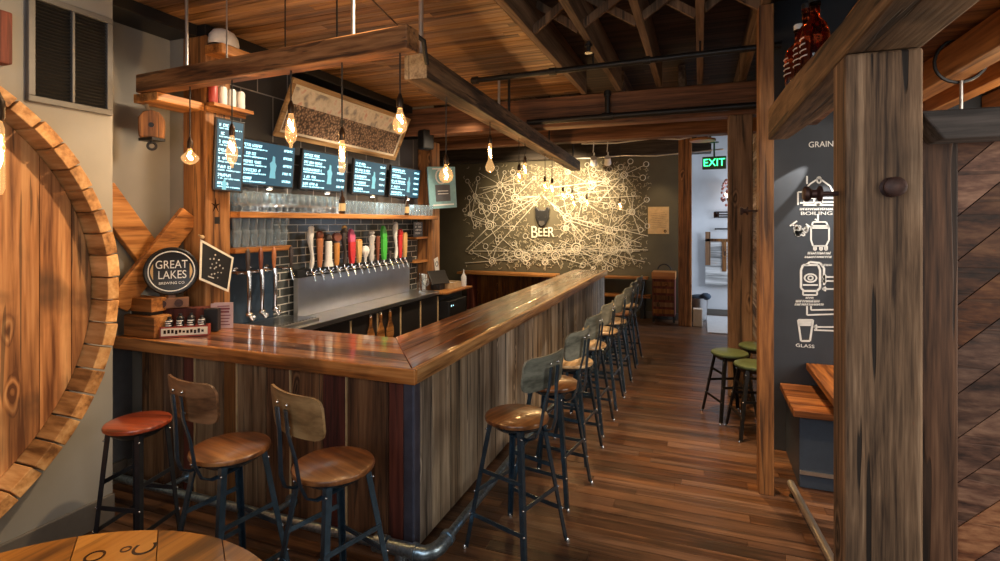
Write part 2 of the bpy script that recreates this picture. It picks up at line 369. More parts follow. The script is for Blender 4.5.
# ------------------------------------------------------------------ room shell
mb = MB(); rnd = random.Random(3)
y = -1.2
while y < 12.6:
    w = rnd.choice([.075, .085, .095, .11])
    x = -6.2 - rnd.random() * 1.5
    while x < 2.6:
        l = rnd.uniform(.9, 2.4); mb.span((x, y, -.03), (min(x + l, 2.7), y + w - .003, rnd.uniform(-.0012, 0))); x += l + .002
    y += w
struct(mb.build('floor', M['floor']))
struct(MB().span((-6.3, -1.3, -.2), (2.8, 12.8, -.035)).build('floor', M['black']))

struct(MB().span((-3.75, -1.2, 0), (-3.52, 2.3, 3.75)).build('wall_left', M['plaster']))
struct(MB().span((-4.05, 3.06, 0), (-3.85, 7.3, 3.75)).build('wall_left', M['plaster']))
struct(MB().span((-4.2, 2.0, 0), (-4.0, 3.06, 3.75)).build('wall_left', M['plaster']))
struct(MB().span((-4.0, 2.302, .13), (-3.99, 2.75, 1.0)).build('trim_1', M['slate_paint']))
struct(MB().span((-3.52, -1.2, 0), (-3.495, 2.3, .17)).build('baseboard_left', M['baseboard'], bevel=.006))
struct(MB().span((-4.0, 2.302, 0), (-3.965, 2.7, .15)).build('baseboard_left', M['baseboard'], bevel=.006))
struct(MB().span((-6.2, 10.9, 0), (-.18, 11.1, 3.75)).build('wall_back', M['olive_paint']))
struct(MB().span((-6.2, 7.2, 0), (-6.0, 11.0, 3.75)).build('wall_left', M['olive_paint']))
struct(MB().span((-6.1, 7.15, 0), (-4.0, 7.3, 3.75)).build('wall_left', M['slate_paint']))
struct(MB().span((-.38, 11.1, 0), (-.18, 11.7, 3.75)).build('wall_back', M['hall_paint']))
struct(MB().span((-.4, 11.7, 0), (2.7, 11.9, 3.75)).build('wall_back', M['hall_paint']))
struct(MB().span((-.18, 11.67, 0), (2.6, 11.7, .12)).build('baseboard_back', M['baseboard']))
struct(MB().span((-1.0, 10.87, 0), (-.2, 10.9, .12)).build('baseboard_back', M['baseboard']))
# right side: horizontal old boards, ending at the bright passage to the exit
mb = MB(); z = 0; rnd = random.Random(5)
M['siding'] = wood('old_siding', (.10, .06, .035), (.30, .2, .125), (.55, .46, .37), 'y', 11, .06, .75, .3, .65, crack=.4, sat=.5)
while z < 3.7:
    h = rnd.choice([.12, .15, .2]); yy = 5.08
    while yy < 9.6:
        l = rnd.uniform(.5, 1.4); mb.span((.75, yy, z), (.80, min(9.6, yy + l) - .003, z + h - .004)); yy += l
    z += h
struct(mb.build('wall_right', M['siding']))
struct(MB().span((.80, 5.06, 0), (.9, 9.65, 3.75)).build('wall_right', M['black']))
struct(MB().span((.56, 4.95, 0), (2.7, 5.06, 3.75)).build('wall_right', M['chalk_paint']))
struct(MB().span((2.6, -1.2, 0), (2.7, 1.2, 3.75)).build('wall_right', M['plaster']))
struct(MB().span((2.6, 3.6, 0), (2.7, 5.0, 3.75)).build('wall_right', M['plaster']))
struct(MB().span((2.6, 1.2, 0), (2.7, 3.6, 1.0)).build('wall_right', M['plaster']))
struct(MB().span((2.6, 1.2, 2.9), (2.7, 3.6, 3.75)).build('wall_right', M['plaster']))
# window of the right-hand room
w = struct(MB().span((2.62, 1.2, 1.0), (2.68, 1.27, 2.9)).span((2.62, 3.53, 1.0), (2.68, 3.6, 2.9)).span((2.62, 1.27, 1.0), (2.68, 3.53, 1.07)).span((2.62, 1.27, 2.83), (2.68, 3.53, 2.9)).span((2.63, 2.37, 1.07), (2.67, 2.43, 2.83)).build('window_1', M['white'], bevel=.004))

# plank soffit over the bar, open joists beyond
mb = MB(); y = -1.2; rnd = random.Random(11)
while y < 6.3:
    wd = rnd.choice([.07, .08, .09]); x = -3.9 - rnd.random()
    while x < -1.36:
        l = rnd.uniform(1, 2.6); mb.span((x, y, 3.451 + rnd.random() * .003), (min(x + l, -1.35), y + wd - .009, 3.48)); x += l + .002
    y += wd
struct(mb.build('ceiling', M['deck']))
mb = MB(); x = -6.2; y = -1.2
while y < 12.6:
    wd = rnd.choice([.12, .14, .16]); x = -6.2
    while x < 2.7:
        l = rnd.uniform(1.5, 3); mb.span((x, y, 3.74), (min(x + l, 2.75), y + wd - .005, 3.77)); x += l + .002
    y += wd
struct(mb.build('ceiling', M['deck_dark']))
struct(MB().span((-6.3, -1.3, 3.78), (2.8, 12.8, 3.9)).build('ceiling', M['black']))

ordn = ['first', 'second', 'third', 'fourth', 'fifth', 'sixth', 'seventh', 'eighth', 'ninth', 'tenth', 'eleventh', 'twelfth', 'thirteenth', 'fourteenth', 'fifteenth', 'sixteenth']
for i, x in enumerate([-1.29, -.88, -.43, 0.0, .43]):
    o = MB().span((x - .03, -1.1, 3.42), (x + .03, 6.26, 3.73)).build('ceiling_joist', M['joist'], bevel=.004)
    tag(o, f'bare brown ceiling joist over the aisle, {ordn[i]} from the plank soffit above the bar', 'joist', 'open joists over the aisle')
for i, (a, b) in enumerate(zip([-1.29, -.88, -.43, 0.0], [-.88, -.43, 0.0, .43])):
    for yy, s in ((4.1, 0), (4.2, 1)):
        z0, z1 = (3.44, 3.70) if not s else (3.70, 3.44)
        o = MB().beam((a + .026, yy, z0), (b - .026, yy, z1), .06, .03, up=(0, 1, 0)).build('bridging_strut', M['post_z'])
        tag(o, f'thin slanting strut between the {ordn[i]} and {ordn[i+1]} open joists, ' + ('rising to the right' if not s else 'falling to the right'), 'strut', 'cross bridging between the joists')
for i, x in enumerate([-3.0, -2.3, -1.6, -.9, -.2, .45]):
    o = MB().span((x - .04, 6.52, 3.42), (x + .04, 8.15, 3.73)).build('ceiling_joist', M['joist'])
    tag(o, f'short joist beyond the red-brown girder, {ordn[i]} from the left', 'joist', 'joists beyond the girder')
o = MB().span((-3.845, 6.27, 3.06), (.62, 6.50, 3.42)).build('girder', M['girder'], bevel=.012)
tag(o, 'long red-brown girder crossing the ceiling onto the grey aisle post', 'girder')
o = MB().span((-6.0, 8.16, 3.16), (.74, 8.4, 3.42)).build('girder', M['girder'], bevel=.012)
tag(o, 'second girder farther back, crossing above the mural end of the bar', 'girder')
o = MB().span((-6.0, 10.6, 3.2), (.2, 10.89, 3.6)).build('girder', wood('black_beam', (.012, .009, .006), (.03, .022, .016), (.06, .045, .033), 'x', 12, .06, .7, .3, .1), bevel=.01)
tag(o, 'blackened beam along the top of the mural wall', 'girder')
o = MB().span((-3.849, 3.062, 3.36), (-3.62, 6.26, 3.45)).span((-3.999, 2.302, 3.36), (-3.70, 3.062, 3.45)).build('wall_plate', M['black_iron'], bevel=.006)
tag(o, 'dark grey timber along the top of the beige left wall', 'beam')
# posts
def post(x0, x1, y0, y1, z1, mat, label, z0=0, bev=.012):
    return tag(MB().span((x0, y0, z0), (x1, y1, z1)).build('timber_post', mat, bevel=bev), label, 'post')
post(.29, .53, 6.27, 6.50, 3.06, M['post_z'], 'grey weathered post carrying the girder beside the green stools')
post(-.37, -.14, 10.2, 10.42, 3.73, M['post_orange'], 'slim orange-brown post standing left of the exit passage')
post(.385, .48, 4.1, 4.27, 3.415, M['post_orange'], 'narrow orange trim post at the edge of the chalkboard wall', bev=.006)
mb = MB().span((.43, 1.957, 0), (.635, 2.12, 2.432))
post_big = mb.build('timber_post', M['post_grey'], bevel=.009)
tag(post_big, 'big rough grey timber post with knots and cracks in the right foreground', 'post')
# header: live-edge timber, lower towards the viewer
mb = MB(); P_ = [(.55, 2.434), (1.99, 2.434), (3.0, 2.443), (3.98, 2.452), (3.98, 2.66), (3.2, 2.632), (1.99, 2.55), (.55, 2.50)]; wx = [.205, .205, .162, .12, .12, .153, .205, .205]
va = [mb.bm.verts.new((.43, a, b)) for a, b in P_]; vb = [mb.bm.verts.new((.43 + w_, a, b)) for (a, b), w_ in zip(P_, wx)]
mb.bm.faces.new(va); mb.bm.faces.new(vb[::-1])
for i in range(8): mb.bm.faces.new((va[i], va[(i + 1) % 8], vb[(i + 1) % 8], vb[i]))
tag(mb.build('header_beam', M['header'], bevel=.008), 'heavy rough header timber resting on the big grey post', 'beam')
# bolts through the posts
def bolt(c, d, label, big=.03, ln=.12):
    t = thing('timber_bolt', label, 'bolt', c)
    c = V(c); d = V(d).normalized()
    MB().cyl(c - d * .002, c + d * ln, .008, n=10).build('shank', M['rust_iron'], t, smooth=True)
    M1 = V((0, 0, 1)).rotation_difference(d).to_matrix().to_4x4()
    MB().lathe([(0, 0), (big, 0), (big * 1.05, .008), (big * .55, .016), (big * .55, .03), (big, .04), (big, .05), (big * .7, .056), (0, .056)], c + d * (ln - .03), 16, M1).build('spool_head', M['rust_iron'], t, smooth=True)
bolt((.428, 2.05, 1.995), (-1, 0, 0), 'rusty spool-headed bolt sticking out of the left face of the big grey post', .026, .075)
bolt((.552, 1.955, 2.007), (0, -1, 0), 'round rusty bolt head on the front face of the big grey post', .03, .02)
bolt((.384, 4.2, 1.98), (-1, 0, 0), 'rusty spool bolt on the orange trim post', .03, .09)
bolt((.288, 6.38, 1.98), (-1, 0, 0), 'spool bolt on the left side of the grey aisle post', .035, .12)
# right foreground: door of diagonal boards
t = thing('barn_door', 'dark sliding door of diagonal boards at the far right of the photo', 'door', (.9, 2.16, 0))
MB().span((.648, 2.135, .0), (.785, 2.2, 2.22)).build('stile', wood('dark_door_frame', (.04, .018, .010), (.125, .058, .03), (.23, .12, .065), 'z', 22, .05, .65, .5, .15, crack=.7, knots=.3), t, bevel=.005)
mb = MB(); k = -2.0
M['diag'] = wood('diagonal_boards', (.045, .018, .011), (.14, .058, .032), (.27, .135, .075), 'x', 20, .3, .6, .4, .5, crack=.4, sat=.2)
while k < 2.4:
    mb.beam((.45, 2.175, k), (2.1, 2.175, k + 1.65), .03, .1, up=(0, 0, 1)); k += .146
ob = mb.bm
bmesh.ops.bisect_plane(ob, geom=ob.verts[:] + ob.edges[:] + ob.faces[:], plane_co=(0, 0, 2.2), plane_no=(0, 0, 1), clear_outer=True)
bmesh.ops.bisect_plane(ob, geom=ob.verts[:] + ob.edges[:] + ob.faces[:], plane_co=(0, 0, .03), plane_no=(0, 0, -1), clear_outer=True)
bmesh.ops.bisect_plane(ob, geom=ob.verts[:] + ob.edges[:] + ob.faces[:], plane_co=(.787, 0, 0), plane_no=(-1, 0, 0), clear_outer=True)
bmesh.ops.bisect_plane(ob, geom=ob.verts[:] + ob.edges[:] + ob.faces[:], plane_co=(1.9, 0, 0), plane_no=(1, 0, 0), clear_outer=True)
mb.build('diagonal_boards', M['diag'], t)
MB().span((.787, 2.195, .03), (1.9, 2.215, 2.2)).build('backing', M['girder'], t)
mb = MB().prism([(.64, 2.0, 2.245), (.70, 2.0, 2.155), (1.95, 2.0, 2.155), (1.95, 2.0, 2.245)], (0, .13, 0))
tag(mb.build('door_lintel', wood('grey_lintel', (.035, .028, .024), (.10, .08, .07), (.18, .15, .13), 'x', 12, .06, .7, .4, .1, crack=.4), bevel=.006), 'grey lintel with a slanted end above the dark diagonal-board door', 'lintel')
# joists of the right-hand room
for i, (x, z0, z1, w_, mat, lb) in enumerate([(.80, 2.69, 2.84, .09, 'girder', 'dark red joist nearest the header timber at upper right'), (1.22, 2.67, 2.83, .12, 'post_orange', 'red-brown joist with an iron hook around it'), (1.55, 2.70, 2.83, .1, 'orange_y', 'lit yellow-brown joist behind the red-brown joist'), (1.95, 2.66, 2.83, .1, 'orange_y', 'yellow-brown joist farthest right above the door lintel')]):
    tag(MB().span((x, .6, z0), (x + w_, 4.93, z1)).build('ceiling_joist', M['orange_y'] if mat != 'girder' else M['girder'], bevel=.006), lb, 'joist')
struct(MB().span((.66, .5, 2.85), (2.6, 4.94, 2.89)).build('ceiling', M['deck']))
t = thing('iron_hook', 'iron hook looped round the red-brown joist with a rod down to the lintel', 'hook', (1.28, 3.45, 2.3))
MB().ring((1.28, 3.45, 2.75), .115, .009, (0, 1, .15), n=22).build('loop', M['black_iron'], t, smooth=True)
MB().cyl((1.28, 3.45, 2.64), (1.28, 3.45, 2.1), .008).build('hook_rod', M['rod'], t, smooth=True)
# growlers on the header
def bottle_prof(r, h, neck): return [(0, 0), (r * .92, 0), (r, .012), (r, h * .52), (r * .82, h * .66), (neck, h * .78), (neck, h * .94), (neck * 1.2, h * .95), (neck * 1.2, h), (0, h)]
for i, (x, yy, r, h, lb) in enumerate([(.50, 3.25, .07, .30, 'red-brown glass growler at the left end of the row on the header timber'), (.50, 3.02, .058, .34, 'tall amber growler in the middle of the row on the header timber'), (.50, 2.82, .06, .31, 'amber growler with white lettering, nearest the viewer on the header timber')]):
    z0 = 2.535 + (yy - 1.74) * .0665 + .002
    t = thing('growler', lb, 'bottle', (x, yy, z0), group='growlers on the header timber')
    MB().lathe(bottle_prof(r, h, .02), (x, yy, z0), 24).build('bottle_body', M['amber'], t, smooth=True)
    MB().lathe([(0, 0), (.025, 0), (.025, .025), (.02, .03), (0, .03)], (x, yy, z0 + h), 16).build('cap', M['white'] if i == 0 else M['black'], t, smooth=True)
    mb = MB()
    for q in range(4): mb.ring((x, yy, z0 + .06 + q * .028), r + .001, .003, n=16, m=4, arc=(120 + 8 * q, 230 - 5 * q))
    mb.build('label_print', M['white'], t)

# ------------------------------------------------------------------ chalkboard drawings
t = thing('chalk_drawing', 'white line drawing of a brewing process on the dark wall behind the big post', 'drawing', (.8, 4.95, 0))
def CP(px, py): p = survey(px, py, y=4.949); p.y = 4.949; return p
def stroke(mb, pts, r=.006):
    for a, b in zip(pts, pts[1:]):
        a, b = CP(*a), CP(*b)
        if (a - b).length > 1e-4: mb.beam(a, b, .004, r * 2, up=(0, 1, 0)) if False else mb.beam(a, b, r * 2, .004, up=(0, 1, 0))
def oval(mb, c, rx, ry, r=.006, n=20, a0=0, a1=360):
    stroke(mb, [(c[0] + rx * math.cos(R(a0 + (a1 - a0) * i / n)), c[1] + ry * math.sin(R(a0 + (a1 - a0) * i / n))) for i in range(n + 1)], r)
TX = Matrix.Rotation(math.pi / 2, 4, 'X')
def wtext(mb, s, px, py, hpx, sx=.9):
    p = CP(px, py); k = (p - V((0, 0, CAM_Z))).dot(V((-SY, CY, 0))) / F_PX
    mb.text(s, Matrix.Translation(p) @ TX, hpx * k * 1.35, .002, sx)
def scribble(mb, x0, x1, y, h, seed):
    rr = random.Random(seed); x = x0
    while x < x1:
        w = rr.uniform(.8, 1.8); stroke(mb, [(x, y + h), (x + w * .4, y), (x + w * .8, y + h * rr.random())], .0035); x += w + .5
mb = MB()
wtext(mb, 'GRAIN', 821, 144.5, 6)
# lauter kettle
stroke(mb, [(805, 205), (803, 192), (810, 184), (819, 178), (830, 186), (833, 192)]); stroke(mb, [(803, 205), (845, 205)]); stroke(mb, [(803, 192), (798, 192), (798, 205)]); stroke(mb, [(807, 184), (807, 176)]); oval(mb, (819, 180), 2, 3)
stroke(mb, [(803, 198), (833, 198)]); oval(mb, (818, 201), 4, 4); stroke(mb, [(800, 203), (838, 202)])
scribble(mb, 800, 832, 208, 2.2, 3); wtext(mb, 'BOILING', 816.5, 213.5, 3.6, 1.5); stroke(mb, [(818, 214), (818, 221), (815, 219)])
# fermenter with hop cluster
stroke(mb, [(811, 228), (813, 222), (826, 222), (829, 228), (829, 240), (826, 246), (813, 246), (811, 240), (811, 228)]); stroke(mb, [(811, 228), (829, 228)]); stroke(mb, [(811, 226), (829, 226)])
for q in (814, 820, 825): stroke(mb, [(q, 246), (q, 250), (q + 2, 250), (q + 2, 246)])
rr = random.Random(8)
for q in range(26): oval(mb, (801 + rr.uniform(-6, 6), 230 + rr.uniform(-4, 5)), 1.4, 1.3, .005, 6)
stroke(mb, [(790, 226), (797, 221)]); stroke(mb, [(792, 224), (794, 226)]); stroke(mb, [(806, 224), (810, 227)])
scribble(mb, 808, 830, 252, 2.4, 4); scribble(mb, 805, 832, 256, 2.0, 5)
# conditioning tank
stroke(mb, [(801, 270), (803, 265), (818, 265), (820, 270), (820, 288), (817, 291), (804, 291), (801, 288), (801, 270)], .008); oval(mb, (810.5, 278), 6, 4); oval(mb, (810.5, 278), 2.4, 2)
stroke(mb, [(803, 291), (803, 295), (817, 295), (817, 291)]); stroke(mb, [(803, 285), (818, 285)]); stroke(mb, [(806, 265), (810, 262), (820, 263), (824, 268), (824, 285)], .008)
for q in (277, 281, 289): stroke(mb, [(823, q), (840, q)]); stroke(mb, [(826, q - 2), (822.5, q), (826, q + 2)])
scribble(mb, 822, 832, 264, 2, 6); scribble(mb, 806, 814, 297, 1.6, 7); scribble(mb, 796, 820, 300, 2.4, 8); scribble(mb, 795, 824, 303.5, 2, 9)
stroke(mb, [(807, 306), (807, 315), (840, 314)]); stroke(mb, [(811, 306), (811, 310), (840, 309.5)])
# pint
stroke(mb, [(798, 320), (801, 341), (810, 341), (813, 320), (798, 320)], .007); stroke(mb, [(798.5, 325), (812.5, 325)], .007)
for q in (321.5, 323): stroke(mb, [(799, q), (812, q)], .007)
stroke(mb, [(814, 327), (840, 327)]); stroke(mb, [(814, 330), (840, 331)]); stroke(mb, [(817, 325), (814, 327), (817, 329)])
wtext(mb, 'GLASS', 805, 346, 3.4, 1.3)
mb.build('chalk_lines', M['chalk'], t)

# bench and table in the right-hand room, steel rail on the floor
t = thing('bench', 'dark box bench with a wooden seat under the chalk drawing', 'bench', (.9, 4.6, 0))
MB().span((.665, 4.31, .0), (1.5, 4.94, .515)).build('bench_box', M['navy_paint'], t, bevel=.006)
MB().span((.668, 4.295, .1), (1.5, 4.309, .125)).build('panel_strip', M['rod'], t)
mb = MB()
for q in range(4): mb.span((.62, 4.25 + q * .172, .517), (1.5, 4.25 + q * .172 + .169, .567))
mb.build('seat_boards', M['bench_wood'], t, bevel=.006)
t = thing('drink_table', 'orange wooden table top with thick edge partly hidden behind the big post', 'table', (1.2, 4.5, 0))
mb = MB()
for q in range(3): mb.span((.81 + q * .25, 3.95, .70), (.81 + q * .25 + .247, 4.93, .75))
mb.build('table_top', M['orange_y'], t, bevel=.005)
mb = MB().cyl((1.2, 4.1, 0), (1.2, 4.1, .70), .03).cyl((1.2, 4.1, 0), (1.2, 4.1, .02), .16).build('pedestal', M['black_iron'], t, smooth=True)
t = thing('floor_rail', 'bare steel rail lying low along the floor beside the big post', 'rail', (.62, 3.7, 0))
MB().cyl((.60, 4.24, .05), (.70, 3.05, .05), .024).build('rail_pipe', M['rod'], t, smooth=True)
for p in ((.607, 4.15, 0), (.692, 3.15, 0)): MB().cyl(p, (p[0], p[1], .05), .012).cyl(p, (p[0], p[1], .006), .03).build('rail_foot', M['black_iron'], t)

# ------------------------------------------------------------------ cask on the left wall
CYc, CZc, RC = .903, 1.5, 1.30
t = thing('cask', 'huge wooden cask end mounted on the left wall', 'cask', (-3.5, CYc, 0))
mb = MB(); ns = 58; rnd = random.Random(2)
for i in range(ns):
    a0 = 2 * math.pi * i / ns + .004; a1 = 2 * math.pi * (i + 1) / ns - .004; ro = RC + rnd.uniform(-.006, .006); ri = RC - .068
    xf = -3.3 + rnd.uniform(-.008, .008)
    pts = [(xf, CYc + r * math.sin(a), CZc + r * math.cos(a)) for r, a in ((ri, a0), (ro, a0), (ro, (a0 + a1) / 2), (ro, a1), (ri, a1), (ri, (a0 + a1) / 2))]
    mb.prism(pts, (-3.515 - xf, 0, 0))
mb.build('stave_ring', M['cask_stave'], t, bevel=.004)
mb = MB(); yy = CYc - 1.21; rr = 1.228
bounds = [-1.228, -.95, -.66, -.36, -.08, .20, .47, .72, .96, 1.12, 1.228]
for a, b in zip(bounds, bounds[1:]):
    b -= .004; pts = []
    for q in range(9):
        u = a + (b - a) * q / 8; pts.append((-3.45, CYc + u, CZc + math.sqrt(max(0, rr * rr - u * u))))
    for q in range(8, -1, -1):
        u = a + (b - a) * q / 8; pts.append((-3.45, CYc + u, CZc - math.sqrt(max(0, rr * rr - u * u)) - 1e-4))
    mb.prism(pts, (-.05, 0, 0))
mb.build('head_boards', M['cask_head'], t)
# vent
t = thing('wall_vent', 'black louvred vent in a grey frame high on the left wall', 'vent', (-3.5, 2.06, 2.58))
y0, y1, z0, z1 = 1.83, 2.285, 2.575, 3.19
mb = MB().span((-3.519, y0, z0), (-3.49, y1, z0 + .035)).span((-3.519, y0, z1 - .035), (-3.49, y1, z1)).span((-3.519, y0, z0 + .035), (-3.49, y0 + .035, z1 - .035)).span((-3.519, y1 - .035, z0 + .035), (-3.49, y1, z1 - .035)).span((-3.515, (y0 + y1) / 2 - .008, z0 + .035), (-3.488, (y0 + y1) / 2 + .008, z1 - .035))
mb.build('vent_frame', plain('vent_frame_grey', (.115, .11, .105), .5), t, bevel=.004)
mb = MB().span((-3.519, y0 + .03, z0 + .03), (-3.517, y1 - .03, z1 - .03)); n = 27
for q in range(n):
    z = z0 + .045 + q * (z1 - z0 - .09) / (n - 1)
    for a, b in ((y0 + .036, (y0 + y1) / 2 - .009), ((y0 + y1) / 2 + .009, y1 - .036)): mb.beam((-3.505, a, z), (-3.505, b, z), .019, .0025, up=(.75, 0, .66))
mb.build('louvres', M['black_iron'], t)

# ------------------------------------------------------------------ round table
t = thing('round_table', 'round plank-topped table with dark branded letters at the lower left', 'table', (-1.644, .675, 0))
mb = MB(); Rt = .767; b0 = [-.767, -.56, -.33, -.08, .17, .42, .62, .767]
for a, b in zip(b0, b0[1:]):
    b -= .003; pts = []
    for q in range(11):
        u = a + (b - a) * q / 10; pts.append((u, math.sqrt(max(0, Rt * Rt - u * u)), 0))
    for q in range(10, -1, -1):
        u = a + (b - a) * q / 10; pts.append((u, -math.sqrt(max(0, Rt * Rt - u * u)) - 1e-4, 0))
    mb.prism(pts, (0, 0, -.045))
mb.xf(Matrix.Translation((-1.644, .675, .75)) @ Matrix.Rotation(R(52), 4, 'Z'))
mb.build('table_top', M['table_y'], t, bevel=.005)
mb = MB(); zt = .7505
for s, px, py, sz, rot in (('C', 145, 549, .105, 38), ('o', 124, 549.5, .075, 38), ('O', 96, 556, .09, 38)):
    p = survey(px, py, z=zt); mb.text(s, Matrix.Translation((p.x, p.y, zt)) @ Matrix.Rotation(R(rot + 90), 4, 'Z'), sz, .0008)
mb.build('brand_letters', M['brown_glass'], t)
mb = MB().cyl((-1.644, .675, .0), (-1.644, .675, .03), .3, n=28).cyl((-1.644, .675, .03), (-1.644, .675, .70), .05).cyl((-1.644, .675, .66), (-1.644, .675, .704), .18)
mb.build('pedestal', M['black_iron'], t, smooth=True)

o = MB().span((-3.519, 1.56, 2.74), (-3.44, 1.735, 3.02)).build('wall_block', M['clad_red'], bevel=.01)
tag(o, 'dark wooden block on the left wall beside the vent', 'block')
# ------------------------------------------------------------------ the bar
t = thing('bar_counter', 'L-shaped bar front of upright reclaimed barn boards', 'bar', (-1.6, 2.8, 0))
rnd = random.Random(21)
mb = MB(); y = 2.70
while y < 9.1:
    w = rnd.uniform(.16, .30); y2 = min(y + w, 9.12); mb.span((-1.56, y, .02), (-1.53 + rnd.uniform(0, .006), y2 - .006, .985)); y = y2
mb.build('long_side_boards', M['clad_grey'], t, bevel=.003)['label'] = 'grey weathered upright boards'
bx = [-3.77, -3.55, -3.36, -3.24, -2.98, -2.86, -2.62, -2.42, -2.17, -1.99, -1.70, -1.60]
kinds = [0, 0, 2, 1, 0, 1, 0, 0, 2, 0, 2]
M['clad_tan'] = wood('tan_barn_boards', (.075, .042, .02), (.17, .10, .052), (.27, .18, .10), 'z', 12, .06, .75, .4, .2, crack=.4)
for a, b, k in zip(bx, bx[1:], kinds):
    MB().span((a, 2.665 + rnd.uniform(0, .006), .02), (b - .006, 2.70, .985)).build('front_board', (M['clad_brown'], M['clad_tan'], M['clad_red'])[k], t, bevel=.003)['label'] = ('brown upright board', 'paler tan upright board', 'dark red upright board')[k]
for x in (-3.245, -2.865, -2.42, -1.995): MB().span((x - .006, 2.66, .02), (x + .002, 2.675, .985)).build('pale_batten', M['pale_wood'], t)
MB().span((-1.60, 2.655, .0), (-1.525, 2.735, .985)).build('corner_post', M['corner_metal'], t, bevel=.012)
MB().span((-3.77, 2.71, .0), (-1.6, 2.76, .98)).span((-1.62, 2.76, 0), (-1.565, 9.12, .98)).span((-2.0, 9.06, 0), (-1.62, 9.12, .98)).build('carcass', M['black'], t)

t = thing('bar_worktop', 'thick glossy orange-brown L-shaped wooden bar top', 'worktop', (-1.8, 3, .99))
mb = MB(); zt0, zt1 = .987, 1.07
ys = [2.635, 2.77, 2.91, 3.045, 3.17, 3.30]
for a, b in zip(ys, ys[1:]):
    xl = -3.99 if b < 3.05 else -3.595
    mb.prism([(xl, a, zt0), (-1.53 - (a - 2.635) * .78, a, zt0), (-1.53 - (b - 2.635) * .78, b - .002, zt0), (xl, b - .002, zt0)], (0, 0, zt1 - zt0))
mb.build('short_slab', M['bar_x'], t, bevel=.004)
xs = [-2.055, -1.92, -1.79, -1.655, -1.525]
mb = MB()
for a, b in zip(xs, xs[1:]):
    ya = 2.637 + (-1.53 - a) / .78 + .002; yb = 2.637 + (-1.53 - b) / .78 + .002
    mb.prism([(a, ya, zt0), (b - .002, max(yb, 2.637), zt0), (b - .002, 9.18, zt0), (a, 9.18, zt0)], (0, 0, zt1 - zt0))
mb.build('long_slab', M['bar_y'], t, bevel=.004)
MB().span((-3.99, 2.60, .985), (-1.49, 2.634, 1.073)).build('front_edge_board', M['bar_edge_x'], t, bevel=.006)
MB().span((-1.524, 2.635, .985), (-1.49, 9.18, 1.073)).build('aisle_edge_board', M['bar_edge'], t, bevel=.006)

t = thing('foot_rail', 'blue-grey galvanised pipe foot rail running round the foot of the bar', 'foot rail', (-1.4, 2.5, 0))
zr = .15
MB().cyl((-3.95, 2.47, zr), (-1.62, 2.47, zr), .026).cyl((-1.31, 2.66, zr), (-1.31, 9.05, zr), .026).build('rail_pipe', M['galv'], t, smooth=True)
mb = MB().cyl((-1.66, 2.47, zr), (-1.585, 2.47, zr), .046).cyl((-1.575, 2.47, zr), (-1.42, 2.47, zr), .038).cyl((-1.43, 2.47, zr), (-1.405, 2.47, zr), .046)
mb.tube([(-1.41, 2.47, zr), (-1.36, 2.475, zr), (-1.325, 2.51, zr), (-1.31, 2.56, zr), (-1.31, 2.65, zr)], [.04, .04, .04, .04, .036], n=14).cyl((-1.31, 2.63, zr), (-1.31, 2.66, zr), .043)
mb.build('pipe_fitting', M['galv'], t, smooth=True)
MB().cyl((-1.5, 2.47, zr), (-1.5, 2.47, .012), .034).cyl((-1.5, 2.47, 0), (-1.5, 2.47, .014), .07).build('floor_flange', M['galv'], t, smooth=True)
for yy in (4.4, 6.2, 8.0): MB().cyl((-1.31, yy, zr), (-1.52, yy, zr), .018).cyl((-1.53, yy, zr), (-1.515, yy, zr), .04).build('rail_bracket', M['galv'], t, smooth=True)
for xx in (-3.3, -2.4): MB().cyl((xx, 2.47, zr), (xx, 2.655, zr), .018).cyl((xx, 2.64, zr), (xx, 2.662, zr), .04).build('rail_bracket', M['galv'], t, smooth=True)

